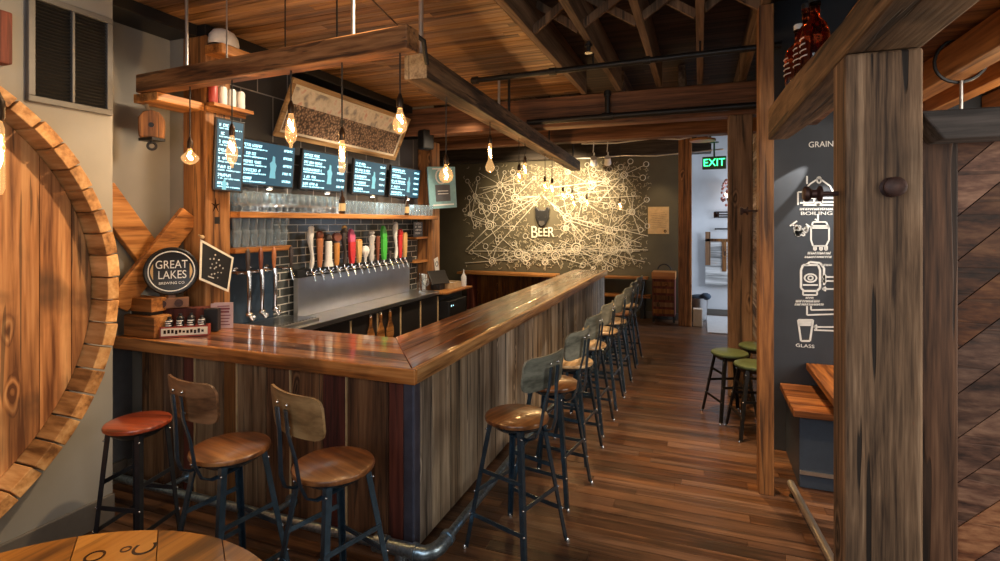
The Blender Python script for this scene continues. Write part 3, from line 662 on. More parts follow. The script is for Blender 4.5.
# ------------------------------------------------------------------ stools (sitter faces +y, back at -y)
def make_stool(name, label, group, back, seat_mat, back_mat, frame_mat, h=.77, rs=.19, splay=1.14):
    t = thing(name, label, 'stool', group=group, world=False)
    MB().lathe([(0, h - .034), (rs - .02, h - .034), (rs - .003, h - .026), (rs, h - .016), (rs - .004, h - .006), (rs - .016, h), (0, h + .001)], n=36).build('seat', seat_mat, t, smooth=True)
    mb = MB().lathe([(0, h - .075), (rs * .62, h - .075), (rs * .78, h - .055), (rs * .9, h - .035), (0, h - .0345)], n=28)
    mb.build('seat_pan', frame_mat, t, smooth=True)
    top = rs * .62; bot = rs * splay
    cs = [(-1, -1), (1, -1), (1, 1), (-1, 1)]
    def at(k, z):
        f = 1 - z / (h - .04); r = top + (bot - top) * f; return V((cs[k][0] * r, cs[k][1] * r, z))
    for k in range(4):
        c = V((cs[k][0], cs[k][1], 0)); p, q = at(k, h - .045), at(k, .014)
        mb = MB()
        mb.beam(p + V((-cs[k][0] * .013, 0, 0)), q + V((-cs[k][0] * .011, 0, 0)), .03, .005, up=(0, 1, 0), w2=.024)
        mb.beam(p + V((0, -cs[k][1] * .013, 0)), q + V((0, -cs[k][1] * .011, 0)), .03, .005, up=(1, 0, 0), w2=.024)
        leg = mb.build('leg', frame_mat, t)
        mb = MB()
        e = at(k, 0); mb.lathe([(0, 0), (.013, 0), (.014, .008), (.006, .02), (0, .02)], (e.x, e.y, .001), 10)
        mb.build('glide', M['bolt'], leg, smooth=True)
    mb = MB()
    for z, pr in ((.20, (3, 0)), (.20, (1, 2)), (.33, (0, 1)), (.33, (2, 3)), (.455, (3, 0)), (.455, (1, 2))):
        mb.beam(at(pr[0], z), at(pr[1], z), .006, .024)
    mb.build('cross_brace', frame_mat, t)
    for k in range(4):
        lg = [o_ for o_ in t.children if o_.name.startswith('leg')][k]
        for z in (.20, .33, h - .08):
            a = at(k, z); MB().sph(a + V((cs[k][0] * .004, cs[k][1] * .004, 0)), .0065, u=8, v=6).build('bolt', M['bolt'], lg, smooth=True)
    if back:
        for sx in (-1, 1):
            x0, x1 = sx * .075, sx * .035
            pts = [(x0 * 1.2, -.02, h - .085), (x0 * 1.2, -rs * .8, h - .09), (x0 * 1.15, -rs * 1.04, h - .065), (x0, -rs * 1.17, h + .0), (x0 * .8, -rs * 1.24, h + .12), (x1, -rs * 1.24 - .018, h + .22), (x1, -rs * 1.24 - .0285, h + .325)]
            MB().tube(pts, [(.017, .006)] * 7, n=8, flat=(1, 0, 0)).build('back_strut', frame_mat, t, smooth=True)
        mb = MB(); w, z0, z1 = .20, h + .20, h + .39; n = 12
        def prof(z, u):
            return V((u, -rs * 1.17 - (z - z0) * .11 + .045 * (u / w) ** 2, z))
        outl = []; rc = .045
        for cx, cz, a0 in ((w - rc, z1 - rc, 0), (-w + rc, z1 - rc, 90), (-w + rc, z0 + rc, 180), (w - rc, z0 + rc, 270)):
            for q in range(4): outl.append((cx + rc * math.cos(R(a0 + q * 30)), cz + rc * math.sin(R(a0 + q * 30))))
        # columns across the width so that the curve reads
        us = [-w, -w + .008, -w + .02, -w + .045, -.11, -.055, 0, .055, .11, w - .045, w - .02, w - .008, w]
        fr, bk = [], []
        for u in us:
            du = max(0, abs(u) - (w - rc)); dz = rc - math.sqrt(max(0, rc * rc - du * du))
            cols = []
            for off in (.006, -.006):
                lo = prof(z0 + dz, u); hi = prof(z1 - dz, u); lo.y += off; hi.y += off
                cols += [mb.bm.verts.new(lo), mb.bm.verts.new(hi)]
            fr.append(cols)
        for a, b in zip(fr, fr[1:]):
            for i, j in ((0, 1), (1, 3), (3, 2), (2, 0)): mb.bm.faces.new((a[i], a[j], b[j], b[i]))
        mb.bm.faces.new([fr[0][i] for i in (0, 1, 3, 2)]); mb.bm.faces.new([fr[-1][i] for i in (2, 3, 1, 0)])
        bkr = mb.build('backrest', back_mat, t, smooth=True, angle=50)
        for sx in (-1, 1):
            for z in (h + .245, h + .345):
                p = prof(z, sx * .037); MB().sph(p + V((0, -.024, 0)), .0085, u=8, v=6).build('back_bolt', M['bolt'], bkr, smooth=True)
    return t
G1 = 'high-backed stools along the aisle side of the bar'
s1 = make_stool('bar_stool', 'nearest bar stool of the aisle row, blue-grey frame with a brown round seat', G1, True, M['seat_wood'], M['back_grey'], M['steel_blue'])
s_p = make_stool('bar_stool', 'x', G1, True, M['seat_pale'], M['back_grey'], M['steel_blue'])
spots = [(-1.01, 2.955, -108, 0), (-.985, 3.66, -100, 0), (-1.0, 4.28, -96, 1), (-1.0, 4.93, -94, 1), (-.99, 5.62, -92, 1), (-.98, 6.22, -93, 1), (-.985, 6.80, -91, 0), (-.98, 7.45, -92, 1)]
lbl = ['', 'second bar stool along the aisle, brown seat and grey-green backrest', 'third bar stool along the aisle, with a pale wooden seat catching the light', 'fourth bar stool along the aisle from the near corner of the bar', 'fifth bar stool along the aisle from the near corner of the bar', 'sixth bar stool along the aisle from the near corner of the bar', 'seventh bar stool along the aisle, second from the far end', 'farthest bar stool of the aisle row, near the mural end']
usedp = False
# a stool facing -x has its back at +x : rotate +90 (back -y -> +x)
for i, (x, y, a, k) in enumerate(spots):
    rz = R(a + 180)
    if i == 0: s1.location = (x, y, 0); s1.rotation_euler.z = rz
    elif k == 1 and not usedp: usedp = True; s_p.location = (x, y, 0); s_p.rotation_euler.z = rz; s_p['label'] = lbl[i]
    else: dup(s_p if k else s1, (x, y, 0), rz, lbl[i])
G2 = 'stools at the short side of the bar'
sa = make_stool('bar_stool', 'backless stool with a red-brown round seat beside the left wall', G2, False, M['seat_red'], None, M['steel_dark'], h=.77, rs=.168, splay=.92)
sa.location = (-3.0, 2.10, 0); sa.rotation_euler.z = R(12)
sb = make_stool('bar_stool', 'middle stool at the short side of the bar, with a dark brown backrest', G2, True, M['seat_wood'], M['back_brown'], M['steel_blue'])
sb.location = (-2.225, 2.03, 0); sb.rotation_euler.z = R(-10)
sc = make_stool('bar_stool', 'tan-backed stool nearest the bar corner at the short side', G2, True, M['seat_wood'], M['back_tan'], M['steel_blue'])
sc.location = (-1.615, 2.06, 0); sc.rotation_euler.z = R(-17)
G3 = 'green-seated stools on the right of the aisle'
g1 = make_stool('green_stool', 'backless green-seated stool standing farthest left of the three green ones', G3, False, M['green_seat'], None, M['black_iron'], h=.64, rs=.172, splay=1.12)
g1.location = (.27, 5.62, 0); g1.rotation_euler.z = R(25)
dup(g1, (.455, 5.235, 0), R(15), 'backless green-seated stool half hidden by the orange trim post, nearest of the three green ones')
dup(g1, (.545, 6.02, 0), R(8), 'green stool farthest back between the grey aisle post and the wall boards')

# ------------------------------------------------------------------ back bar
struct(MB().span((-3.85, 4.0, .9), (-3.835, 6.75, 1.96)).build('trim_2', M['tile']))
struct(MB().span((-3.85, 3.29, 2.0), (-3.835, 7.2, 3.36)).build('trim_3', M['tile_big']))
struct(MB().span((-3.85, 3.29, .9), (-3.84, 4.0, 1.96)).build('trim_4', M['navy']))
o = post(-3.845, -3.60, 3.05, 3.285, 3.36, M['post_orange'], 'square timber post with a stamped star at the left end of the back bar', z0=0)
t = o
mb = MB()
MB().span((-3.602, 3.13, 1.885), (-3.5985, 3.18, 1.94)).build('mortise', M['black'], o)
mb = MB(); sp = V((-3.5985, 3.14, 2.03))
for a in (90, 162, 234, 306, 18): mb.prism([sp, sp + V((0, .012 * math.cos(R(a + 40)), .012 * math.sin(R(a + 40)))), sp + V((0, .045 * math.cos(R(a)), .065 * math.sin(R(a)))), sp + V((0, .012 * math.cos(R(a - 40)), .012 * math.sin(R(a - 40))))], (.002, 0, 0))
mb.build('star_stamp', M['brown_glass'], o)
post(-3.845, -3.60, 6.78, 7.02, 3.06, M['post_orange'], 'timber post at the far right end of the tap wall')
# long shelf, small shelf
tag(MB().span((-3.833, 3.288, 1.935), (-3.50, 6.775, 1.985)).build('wall_shelf', M['orange_y'], bevel=.006), 'long orange-brown shelf of glassware above the beer taps', 'shelf')
tag(MB().span((-3.833, 3.288, 1.64), (-3.55, 3.92, 1.685)).build('wall_shelf', M['orange_y'], bevel=.005), 'short wooden shelf of beer glasses under the left end of the long shelf', 'shelf')
# glassware
def glass_thing(prof, name, label, group): return tag(MB().lathe(prof, n=14).build(name, M['thin_glass'], smooth=True), label, 'glass', group)
tul = [(0, 0), (.032, 0), (.032, .004), (.006, .01), (.006, .05), (.028, .065), (.041, .10), (.041, .13), (.034, .175), (.032, .175), (.039, .13), (.039, .10), (.027, .07), (0, .06)]
pint = [(0, 0), (.030, 0), (.043, .145), (.041, .145), (.029, .008), (0, .008)]
g = 'tulip glasses packed at the left end of the long shelf'; first = None; rnd = random.Random(4)
for r_ in range(3):
    for q in range(15):
        p = (-3.555 - r_ * .092, 3.36 + q * .0855 + (r_ % 2) * .03, 1.986)
        if first is None: first = glass_thing(tul, 'tulip_glass', 'clear stemmed glass among those packed at the left end of the long shelf', g); first.location = p
        else: dup(first, p, rnd.random() * 6)
g = 'tumblers on the right part of the long shelf'; first = None
for r_ in range(2):
    for q in range(21):
        yy = 4.75 + q * .094
        if 5.88 < yy < 6.08: continue
        p = (-3.55 - r_ * .095, yy, 1.986)
        if first is None: first = glass_thing(pint, 'tumbler', 'clear straight tumbler standing right of the dark bottle on the long shelf', g); first.location = p
        else: dup(first, p, rnd.random() * 6)
g = 'pint glasses on the short shelf'; first = None
for r_ in range(2):
    for q in range(7):
        p = (-3.60 - r_ * .1, 3.345 + q * .088, 1.686)
        if first is None: first = glass_thing(pint, 'pint_glass', 'clear pint glass on the short shelf over the tall chrome taps', g); first.location = p
        else: dup(first, p, rnd.random() * 6)
g = 'pint glasses stacked on the short shelf'; first = None
for q in range(7):
    p = (-3.60, 3.345 + q * .088, 1.802)
    if first is None: first = glass_thing(pint, 'pint_glass', 'clear pint glass stacked on top of another on the short shelf', g); first.location = p
    else: dup(first, p, rnd.random() * 6)
for yy, lb in ((4.665, 'dark beer bottle between the two kinds of glass on the long shelf'), (5.98, 'dark beer bottle among the tumblers near the right end of the long shelf')):
    t = thing('beer_bottle', lb, 'bottle', (-3.55, yy, 1.986))
    MB().lathe(bottle_prof(.034, .25, .013), (-3.55, yy, 1.986), 20).build('bottle_body', M['brown_glass'], t, smooth=True)
    MB().lathe([(.0345, .03), (.0349, .03), (.0349, .11), (.0345, .11)], (-3.55, yy, 1.986), 20).build('paper_label', M['tan_paper'], t, smooth=True)

# ------------------------------------------------------------------ menu screens
def glyphs(mb, o, u, v, nrm, x0, x1, z, h, seed, gap=.25):
    rr = random.Random(seed); x = x0; cw = h * .62
    while x + cw < x1:
        if rr.random() < gap * .5: x += cw; continue
        for sx_, sz_, w_, h_ in rr.sample([(0, .5, .28, 1), (.72, .5, .28, 1), (.36, .9, .9, .22), (.36, .1, .9, .22), (.36, .5, .9, .2)], 3):
            c = o + u * (x + cw * .8 * (sx_ if sx_ != .36 else .36)) + v * (z + h * sz_)
            mb.beam(c - u * w_ * cw * .42, c + u * w_ * cw * .42, h * h_, .0015, up=nrm)
        x += cw * 1.05
def screen(label, p0, u, v, nrm, W, Hh, seed, portrait=False, price=True):
    p0, u, v, nrm = V(p0), V(u).normalized(), V(v).normalized(), V(nrm).normalized()
    t = thing('menu_screen', label, 'screen', p0, group='menu screens above the taps')
    c = p0 + u * W / 2 + v * Hh / 2
    B = Matrix((u, v, nrm)).transposed().to_4x4()
    MB().box((0, 0, 0), (W, Hh, .035), M=None).xf(Matrix.Translation(c - nrm * .02) @ B).build('casing', M['black'], t, bevel=.004)
    MB().box((0, 0, 0), (W - .03, Hh - .03, .003)).xf(Matrix.Translation(c - nrm * .001) @ B).build('display', M['screen'], t)
    tx, ar = MB(), MB(); o = p0 + nrm * .002
    rows = 8 if portrait else 5; rh = (Hh - .05) / rows
    for r_ in range(rows):
        z = Hh - .03 - (r_ + 1) * rh + rh * .45
        glyphs(tx, o, u, v, nrm, .03, W * (.62 if not portrait else .8) * random.Random(seed * 9 + r_).uniform(.5, .8), z, rh * .34, seed * 31 + r_)
        glyphs(tx, o, u, v, nrm, .03, W * (.5 if not portrait else .9), z - rh * .3, rh * .15, seed * 57 + r_)
        if price and not portrait: glyphs(tx, o, u, v, nrm, W * .78, W - .03, z, rh * .3, seed * 77 + r_, .1)
    tx.build('menu_lines', M['screen_text'], t)
    cx, cz = W * .6, Hh * .45; rr = random.Random(seed)
    if portrait: cx, cz = W * .35, Hh * .1
    pts = [(-.045, -.13), (.05, -.13), (.04, -.06), (.055, .02), (.03, .06), (.025, .12), (-.01, .13), (-.015, .07), (-.05, .04), (-.035, -.03)]
    s = .8 if not portrait else .35
    ar.prism([o + u * (cx + a * s) + v * (cz + b * s) for a, b in pts], nrm * .001); ar.build('picture', M['screen_art'], t)
tl = V((.06, 0, -.2)).normalized()
for i, (y0, y1) in enumerate([(3.45, 4.16), (4.255, 4.97), (5.10, 5.78), (5.88, 6.64)]):
    up = V((.09, 0, 1)).normalized(); nr = up.cross(V((0, 1, 0))) * -1
    nr = V((0, 1, 0)).cross(up)
    lb = ['wide glowing menu screen nearest the viewer over the tap wall', 'second wide menu screen from the left over the tap wall', 'third wide menu screen from the left over the tap wall', 'wide menu screen farthest right over the tap wall'][i]
    screen(lb, (-3.745, y0, 2.225), (0, 1, 0), up, nr, y1 - y0, .415, i + 3)
screen('tall narrow menu screen on the star-stamped post', (-3.545, 3.07, 2.15), (.10, .26, -.02), (.03, 0, .58), V((.10, .26, -.02)).cross(V((.03, 0, .58))), .225, .57, 11, portrait=True)
mb = MB().beam((-3.6, 3.17, 2.45), (-3.575, 3.17, 2.45), .08, .12).build('screen_bracket', M['black_iron'])
tag(mb, 'black bracket between the star-stamped post and the tall menu screen', 'bracket')
# ------------------------------------------------------------------ panoramic picture
t = thing('framed_picture', 'wide framed panorama of a crowd leaning out above the menu screens', 'picture', (-3.7, 5, 2.7))
a, b_, c, d = V((-3.78, 3.92, 2.72)), V((-3.78, 6.04, 2.72)), V((-3.54, 6.04, 3.25)), V((-3.54, 3.92, 3.25))
u = (b_ - a).normalized(); v = (d - a).normalized(); nr = u.cross(v)
W_, H_ = (b_ - a).length, (d - a).length
fw = .05
def qd(x0, x1, z0, z1): return [a + u * x + v * z for x, z in ((x0, z0), (x1, z0), (x1, z1), (x0, z1))]
mb = MB()
mb.prism(qd(0, W_, 0, fw), nr * .03).prism(qd(0, W_, H_ - fw, H_), nr * .03).prism(qd(0, fw, fw, H_ - fw), nr * .03).prism(qd(W_ - fw, W_, fw, H_ - fw), nr * .03)
mb.build('frame', wood('frame_wood', (.2, .11, .045), (.38, .23, .1), (.5, .33, .16), 'y', 12, .06, .5, .2, .1), t, bevel=.005)
m, nt, bs = new_mat('old_print'); L = nt.links.new
tc = N(nt, 'ShaderNodeTexCoord'); sx = N(nt, 'ShaderNodeSeparateXYZ'); L(tc.outputs['Object'], sx.inputs[0])
vo = N(nt, 'ShaderNodeTexVoronoi', Scale=38.0); L(tc.outputs['Object'], vo.inputs['Vector'])
cr = ramp(nt, [(.1, (.58, .42, .28)), (.4, (.28, .17, .11)), (.75, (.05, .03, .02))]); L(vo.outputs['Distance'], cr.inputs['Fac'])
n1 = N(nt, 'ShaderNodeTexNoise', Scale=9.0, Detail=6.0); L(tc.outputs['Object'], n1.inputs['Vector'])
sk = ramp(nt, [(.36, (.35, .32, .28)), (.46, (.72, .64, .5)), (.56, (.85, .79, .66)), (.66, (.72, .45, .34))]); L(n1.outputs['Fac'], sk.inputs['Fac'])
th = N(nt, 'ShaderNodeMath', operation='GREATER_THAN'); L(sx.outputs['Z'], th.inputs[0]); th.inputs[1].default_value = 3.03
mx = N(nt, 'ShaderNodeMix', data_type='RGBA'); L(th.outputs[0], mx.inputs[0]); L(cr.outputs['Color'], mx.inputs[6]); L(sk.outputs['Color'], mx.inputs[7])
L(mx.outputs[2], bs.inputs['Base Color']); bs.inputs['Roughness'].default_value = .5; M['print'] = m
MB().prism(qd(fw, W_ - fw, fw, H_ - fw), nr * .008).build('print', M['print'], t)
mb = MB()
e = fw + .001
mb.prism(qd(e, W_ - e, e, e + .022), nr * .016).prism(qd(e, W_ - e, H_ - e - .022, H_ - e), nr * .016).prism(qd(e, e + .022, e, H_ - e), nr * .016).prism(qd(W_ - e - .022, W_ - e, e, H_ - e), nr * .016)
mb.build('pale_mat', M['cream'], t)
MB().cyl((-3.55, 4.5, 3.2), (-3.835, 4.5, 3.3), .004).cyl((-3.55, 5.5, 3.2), (-3.835, 5.5, 3.3), .004).build('hanging_wire', M['rod'], t)

# ------------------------------------------------------------------ tap wall: stainless splash, tap rail, counter
t = thing('back_counter', 'stainless back counter with dark cooler doors under the taps', 'counter', (-3.6, 5, 0))
MB().span((-3.833, 3.34, .90), (-3.36, 6.55, .95)).build('steel_worktop', M['stainless'], t, bevel=.006)
mb = MB(); yy = 4.18
MB().span((-3.83, 3.34, 0), (-3.42, 6.775, .898)).span((-3.59, 6.775, 0), (-3.42, 7.4, .858)).build('cabinet_body', M['black'], t)
for q in range(5):
    y0 = 4.14 + q * .49; f = MB().span((-3.419, y0, .1), (-3.40, y0 + .478, .88)).build('cooler_door', plain('cooler_door_dark', (.02, .017, .016), .3), t, bevel=.003)
    MB().span((-3.405, y0 + .455, .12), (-3.392, y0 + .477, .87)).build('door_edge', M['pale_wood'], f)
MB().span((-3.595, 6.56, .9), (-3.25, 7.42, .93)).build('wooden_end_top', M['orange_y'], t, bevel=.004)
t = thing('tap_splash', 'brushed stainless splash back with the black tap rail along its top', 'tap rail', (-3.75, 5.3, .951))
MB().span((-3.78, 4.20, .951), (-3.72, 6.36, 1.345)).build('steel_panel', M['stainless'], t, bevel=.008)
MB().span((-3.80, 4.17, 1.346), (-3.70, 6.40, 1.425)).build('black_rail', M['black'], t, bevel=.006)
# faucets with their handles; every one a thing
ys_ = [4.30, 4.43, 4.565, 4.70, 4.83, 4.96, 5.095, 5.22, 5.345, 5.475, 5.605, 5.745, 5.875, 5.99, 6.10]
def cmat(n, c, **k): return plain('handle_' + n, c, k.get('rough', .35), 0, noise=k.get('noise', .1), nscale=30)
hw, hcop, hor, hdk, hred, hpink, htan, hgry, hgrn, hbr = [cmat(*z) for z in (('white', (.78, .75, .70)), ('copper', (.45, .17, .07)), ('orange', (.62, .26, .06)), ('dark', (.06, .045, .04)), ('red', (.55, .03, .03)), ('pink', (.62, .10, .20)), ('tan', (.60, .36, .13)), ('grey', (.5, .47, .44)), ('green', (.06, .42, .05)), ('brown', (.2, .06, .03)))]
# kind, height, materials
H = [('twist', .40, hw, hw, 'tall twisted white tap handle at the left end of the tap row'),
     ('taper', .36, hcop, hbr, 'copper-brown tapered tap handle, second from the left'),
     ('bell', .33, hw, hdk, 'white bell-shaped tap handle with a dark knob on top'),
     ('round', .37, hor, hbr, 'orange tap handle with a round brown medallion'),
     ('twist', .40, hdk, htan, 'dark patterned tap handle left of the red one'),
     ('sail', .39, hred, hpink, 'red tap handle with a pink top'),
     ('flat', .27, htan, hor, 'short tan paddle-shaped tap handle right of the red one'),
     ('knob', .19, hw, hw, 'small white rounded tap knob in the middle of the row'),
     ('figure', .36, hgry, hgry, 'grey carved tap handle left of the green one'),
     ('thin', .30, hbr, hbr, 'thin reddish-brown tap handle behind the green one'),
     ('sail', .42, hgrn, hgrn, 'bright green tap handle'),
     ('none', .10, hdk, hdk, 'bare chrome tap with a short black lever right of the green handle'),
     ('twist', .44, hw, hgry, 'tall off-white tap handle left of the second red handle'),
     ('taper', .36, hred, hred, 'red tapered tap handle near the right end of the tap row'),
     ('flat', .33, htan, htan, 'tan tap handle at the right end of the tap row')]
for y, (k, h, m1, m2, lb) in zip(ys_, H):
    x = -3.655; z = 1.385
    t = thing('beer_tap', lb, 'beer tap', (x, y, z), group='beer taps on the black rail')
    mb = MB().cyl((-3.699, y, z), (-3.62, y, z), .012).cyl((-3.699, y, z), (-3.69, y, z), .022)
    mb.tube([(-3.64, y, z + .012), (-3.62, y, z), (-3.605, y, z - .03), (-3.59, y, z - .075)], [.015, .015, .012, .009], n=12).cyl((-3.64, y, z + .01), (-3.645, y, z + .055), .009)
    mb.build('faucet', M['chrome'], t, smooth=True)
    b0 = V((-3.645, y, z + .05)); top = h
    mb = MB(); mt = None; lean = Matrix.Rotation(R(-3), 4, 'Y')
    T0 = lean
    if k == 'twist':
        mb.tube([b0 + V((0, .012 * math.sin(q * .8), q * top / 8)) for q in range(9)], [(.012, .018), (.016, .022), (.014, .02), (.012, .017), (.014, .02), (.018, .024), (.022, .03), (.026, .034), (.018, .024)], n=12)
        mt = MB().sph(b0 + V((0, 0, top)), .022, (1, 1.2, 1.3))
    elif k == 'taper':
        mb.lathe([(0, 0), (.014, 0), (.02, .05), (.027, top * .7), (.03, top * .8), (.022, top * .82), (0, top * .82)], b0, 16, sx=.8); mt = MB().lathe([(0, top * .82), (.024, top * .82), (.033, top * .88), (.03, top), (.012, top + .015), (0, top + .015)], b0, 16, sx=.8)
    elif k == 'bell':
        mb.lathe([(0, 0), (.036, 0), (.034, .03), (.026, .07), (.027, top * .78), (.02, top * .8), (0, top * .8)], b0, 18); mt = MB().lathe([(0, top * .8), (.018, top * .8), (.03, top * .88), (.024, top), (0, top + .01)], b0, 16)
    elif k == 'round':
        mb.lathe([(0, 0), (.014, 0), (.02, .04), (.024, top * .65), (0, top * .66)], b0, 16); mt = MB().cyl(b0 + V((-.012, 0, top * .82)), b0 + V((.014, 0, top * .82)), .048, n=22)
    elif k == 'sail':
        mb.prism([b0 + V((-.012, yy, zz)) for yy, zz in ((-.015, 0), (.02, 0), (.034, top * .3), (.036, top * .62), (-.03, top * .62), (-.028, top * .25))], (.026, 0, 0)); mt = MB().prism([b0 + V((-.014, yy, zz)) for yy, zz in ((-.034, top * .62), (.03, top * .62), (.034, top * .78), (.012, top * .95), (-.02, top), (-.04, top * .86))], (.03, 0, 0))
    elif k == 'flat':
        mb.prism([b0 + V((-.01, yy, zz)) for yy, zz in ((-.014, 0), (.016, 0), (.03, top * .5), (.03, top * .92), (-.028, top * .92), (-.026, top * .5))], (.022, 0, 0)); mt = MB().prism([b0 + V((-.012, yy, zz)) for yy, zz in ((-.03, top * .92), (.032, top * .92), (.02, top), (-.02, top))], (.026, 0, 0))
    elif k == 'knob':
        mb.lathe([(0, 0), (.01, 0), (.012, .05), (.03, .10), (.034, .14), (.022, .18), (0, .19)], b0, 18)
    elif k == 'figure':
        mb.lathe([(0, 0), (.016, 0), (.024, .05), (.018, .1), (.026, .16), (.02, .22), (.03, .27), (.032, .30), (.014, .31), (0, .31)], b0, 14); mt = MB().sph(b0 + V((0, 0, top - .02)), .03, (.9, 1.1, 1))
    elif k == 'thin': mb.lathe([(0, 0), (.01, 0), (.015, top * .5), (.018, top * .95), (0, top)], b0, 12)
    else: mb.lathe([(0, 0), (.008, 0), (.014, .06), (.012, top), (0, top)], b0, 12)
    WD = Matrix.Translation(b0) @ Matrix.Diagonal((1.4, 1.45, 1.0, 1)) @ Matrix.Translation(-b0)
    mb.xf(WD)
    if mt: mt.xf(Matrix.Translation(b0) @ Matrix.Diagonal((1.3, 1.3, 1.0, 1)) @ Matrix.Translation(-b0))
    hd = mb.build('handle', m1, t, smooth=True, bevel=.004 if k in ('sail', 'flat') else 0)
    if mt: mt.build('handle_top', m2, hd, smooth=True, bevel=.004 if k in ('sail', 'flat') else 0)
# tall taps over the drip tray
for i, (y, hm, lb) in enumerate([(3.40, hdk, 'tall chrome tap with a black handle, nearest the star-stamped post'), (3.54, hbr, 'tall chrome tap with a brown handle, second over the drip tray'), (3.69, hcop, 'tall chrome tap with a copper handle, third over the drip tray'), (3.90, hdk, 'short dark-handled tap at the corner of the tiled wall')]):
    t = thing('tall_tap', lb, 'beer tap', (-3.55, y, 1.47)); zz = 1.47
    mb = MB().cyl((-3.838, y, zz), (-3.53, y, zz), .015).cyl((-3.838, y, zz), (-3.82, y, zz), .032).cyl((-3.60, y - .05, zz), (-3.60, y + .05, zz), .012)
    if i < 3:
        mb.tube([(-3.53, y, zz + .02), (-3.52, y, zz - .04), (-3.52, y, 1.14)], [.02, .019, .014], n=12).sph((-3.52, y, 1.13), .03, (1, 1, .8)).cyl((-3.52, y, 1.12), (-3.50, y + .02, 1.075), .012).sph((-3.505, y + .03, 1.10), .02)
    else: mb.cyl((-3.54, y, zz), (-3.51, y, zz - .1), .013)
    mb.build('tap_body', M['chrome'], t, smooth=True)
    MB().lathe([(0, 0), (.01, 0), (.014, .03), (.02, .10), (.017, .16), (.008, .185), (0, .19)], (-3.535, y, zz + .02), 14).build('handle', hm, t, smooth=True)
t = thing('drip_tray', 'steel drip tray under the tall chrome taps', 'tray', (-3.55, 3.7, .951))
MB().span((-3.82, 3.36, .951), (-3.40, 4.13, .99)).build('tray_body', M['stainless'], t, bevel=.008)
mb = MB()
for q in range(18): mb.span((-3.80, 3.39 + q * .041, .991), (-3.42, 3.405 + q * .041, .996))
mb.build('grate', M['chrome'], t)
# hanging paddles on the cooler doors
for i, (y, lb) in enumerate([(4.93, 'left of the three wooden paddles hanging on the cooler doors'), (5.13, 'middle of the three wooden paddles hanging on the cooler doors'), (5.32, 'right of the three wooden paddles hanging on the cooler doors')]):
    t = thing('wooden_paddle', lb, 'paddle', (-3.37, y, .55), group='wooden paddles on the cooler doors')
    MB().prism([(-3.385, y + a, .545 + b) for a, b in ((-.05, 0), (.05, 0), (.07, .04), (.068, .12), (.035, .18), (.018, .22), (.018, .31), (-.018, .31), (-.018, .22), (-.035, .18), (-.068, .12), (-.07, .04))], (.02, 0, 0)).build('blade', M['pale_wood'] if i > 5 else M['orange_y'], t, bevel=.004)
    MB().ring((-3.375, y, .87), .014, .003, (1, 0, 0), n=14).build('hanging_ring', M['rod'], t)
# end of the back bar: till, box, tub, cards
t = thing('till_tablet', 'dark tablet till leaning on its stand at the far end of the back counter', 'till', (-3.5, 6.75, .931))
MB().box((0, 0, 0), (.02, .30, .22)).xf(Matrix.Translation((-3.5, 6.78, 1.11)) @ Matrix.Rotation(R(-28), 4, 'Z') @ Matrix.Rotation(R(-35), 4, 'Y')).build('tablet', M['black'], t, bevel=.004)
MB().box((-3.52, 6.8, .975), (.14, .16, .085)).build('stand', M['black_iron'], t, bevel=.004)
t = thing('wooden_box', 'small open wooden box beside the tablet till', 'box', (-3.42, 6.95, .931))
MB().span((-3.56, 6.92, .931), (-3.34, 7.22, .941)).span((-3.56, 6.92, .941), (-3.34, 6.935, 1.02)).span((-3.56, 7.205, .941), (-3.34, 7.22, 1.02)).span((-3.56, 6.935, .941), (-3.545, 7.205, 1.02)).span((-3.355, 6.935, .941), (-3.34, 7.205, 1.02)).build('box_sides', M['pale_wood'], t)
MB().span((-3.53, 6.95, .942), (-3.37, 7.19, 1.0)).build('papers', M['paper'], t)
t = thing('card_terminal', 'dark machine with small lit buttons under the far end of the back counter', 'machine', (-3.3, 6.9, .6))
MB().span((-3.419, 6.62, .55), (-3.25, 7.2, .80)).build('machine_body', M['black'], t, bevel=.01)
MB().span((-3.25, 6.68, .72), (-3.248, 6.70, .74)).span((-3.25, 6.74, .72), (-3.248, 6.755, .735)).build('indicator', M['screen_text'], t)
t = thing('squirt_bottle', 'white plastic bottle at the front corner of the wooden end counter', 'bottle', (-3.35, 7.3, .931))
MB().lathe([(0, 0), (.04, 0), (.042, .14), (.02, .18), (.012, .19), (.006, .25), (0, .25)], (-3.35, 7.32, .931), 16).build('bottle_body', M['white'], t, smooth=True)
t = thing('glass_jug', 'clear glass jug at the right end of the tap row', 'jug', (-3.58, 6.46, .951))
MB().lathe([(0, 0), (.055, 0), (.06, .12), (.045, .18), (.055, .24), (.052, .24), (.042, .18), (.056, .12), (.05, .008), (0, .008)], (-3.58, 6.46, .951), 20).build('jug_body', M['glass'], t, smooth=True)
MB().ring((-3.53, 6.46, 1.08), .05, .008, (0, 1, 0), n=16).build('jug_handle', M['glass'], t, smooth=True)
t = thing('cup_stack', 'stack of white cups beside the glass jug', 'cups', (-3.68, 6.6, .951))
mb = MB()
for q in range(6): mb.lathe([(0, 0), (.03, 0), (.04, .1), (.038, .1), (.028, .004), (0, .004)], (-3.64, 6.62, .951 + q * .022), 14)
mb.build('cup', M['white'], t, smooth=True)
for z, lb in ((1.33, 'lower small corner shelf right of the taps'), (1.66, 'upper small corner shelf right of the taps')):
    tag(MB().span((-3.833, 6.44, z), (-3.66, 6.775, z + .03)).build('wall_shelf', M['orange_y'], bevel=.004), lb, 'shelf')
t = thing('price_card', 'dark card with pale lettering standing above the corner shelf', 'card', (-3.7, 6.6, 1.7))
MB().span((-3.72, 6.45, 1.692), (-3.71, 6.70, 1.90)).build('card', M['slate_paint'], t)
mb = MB()
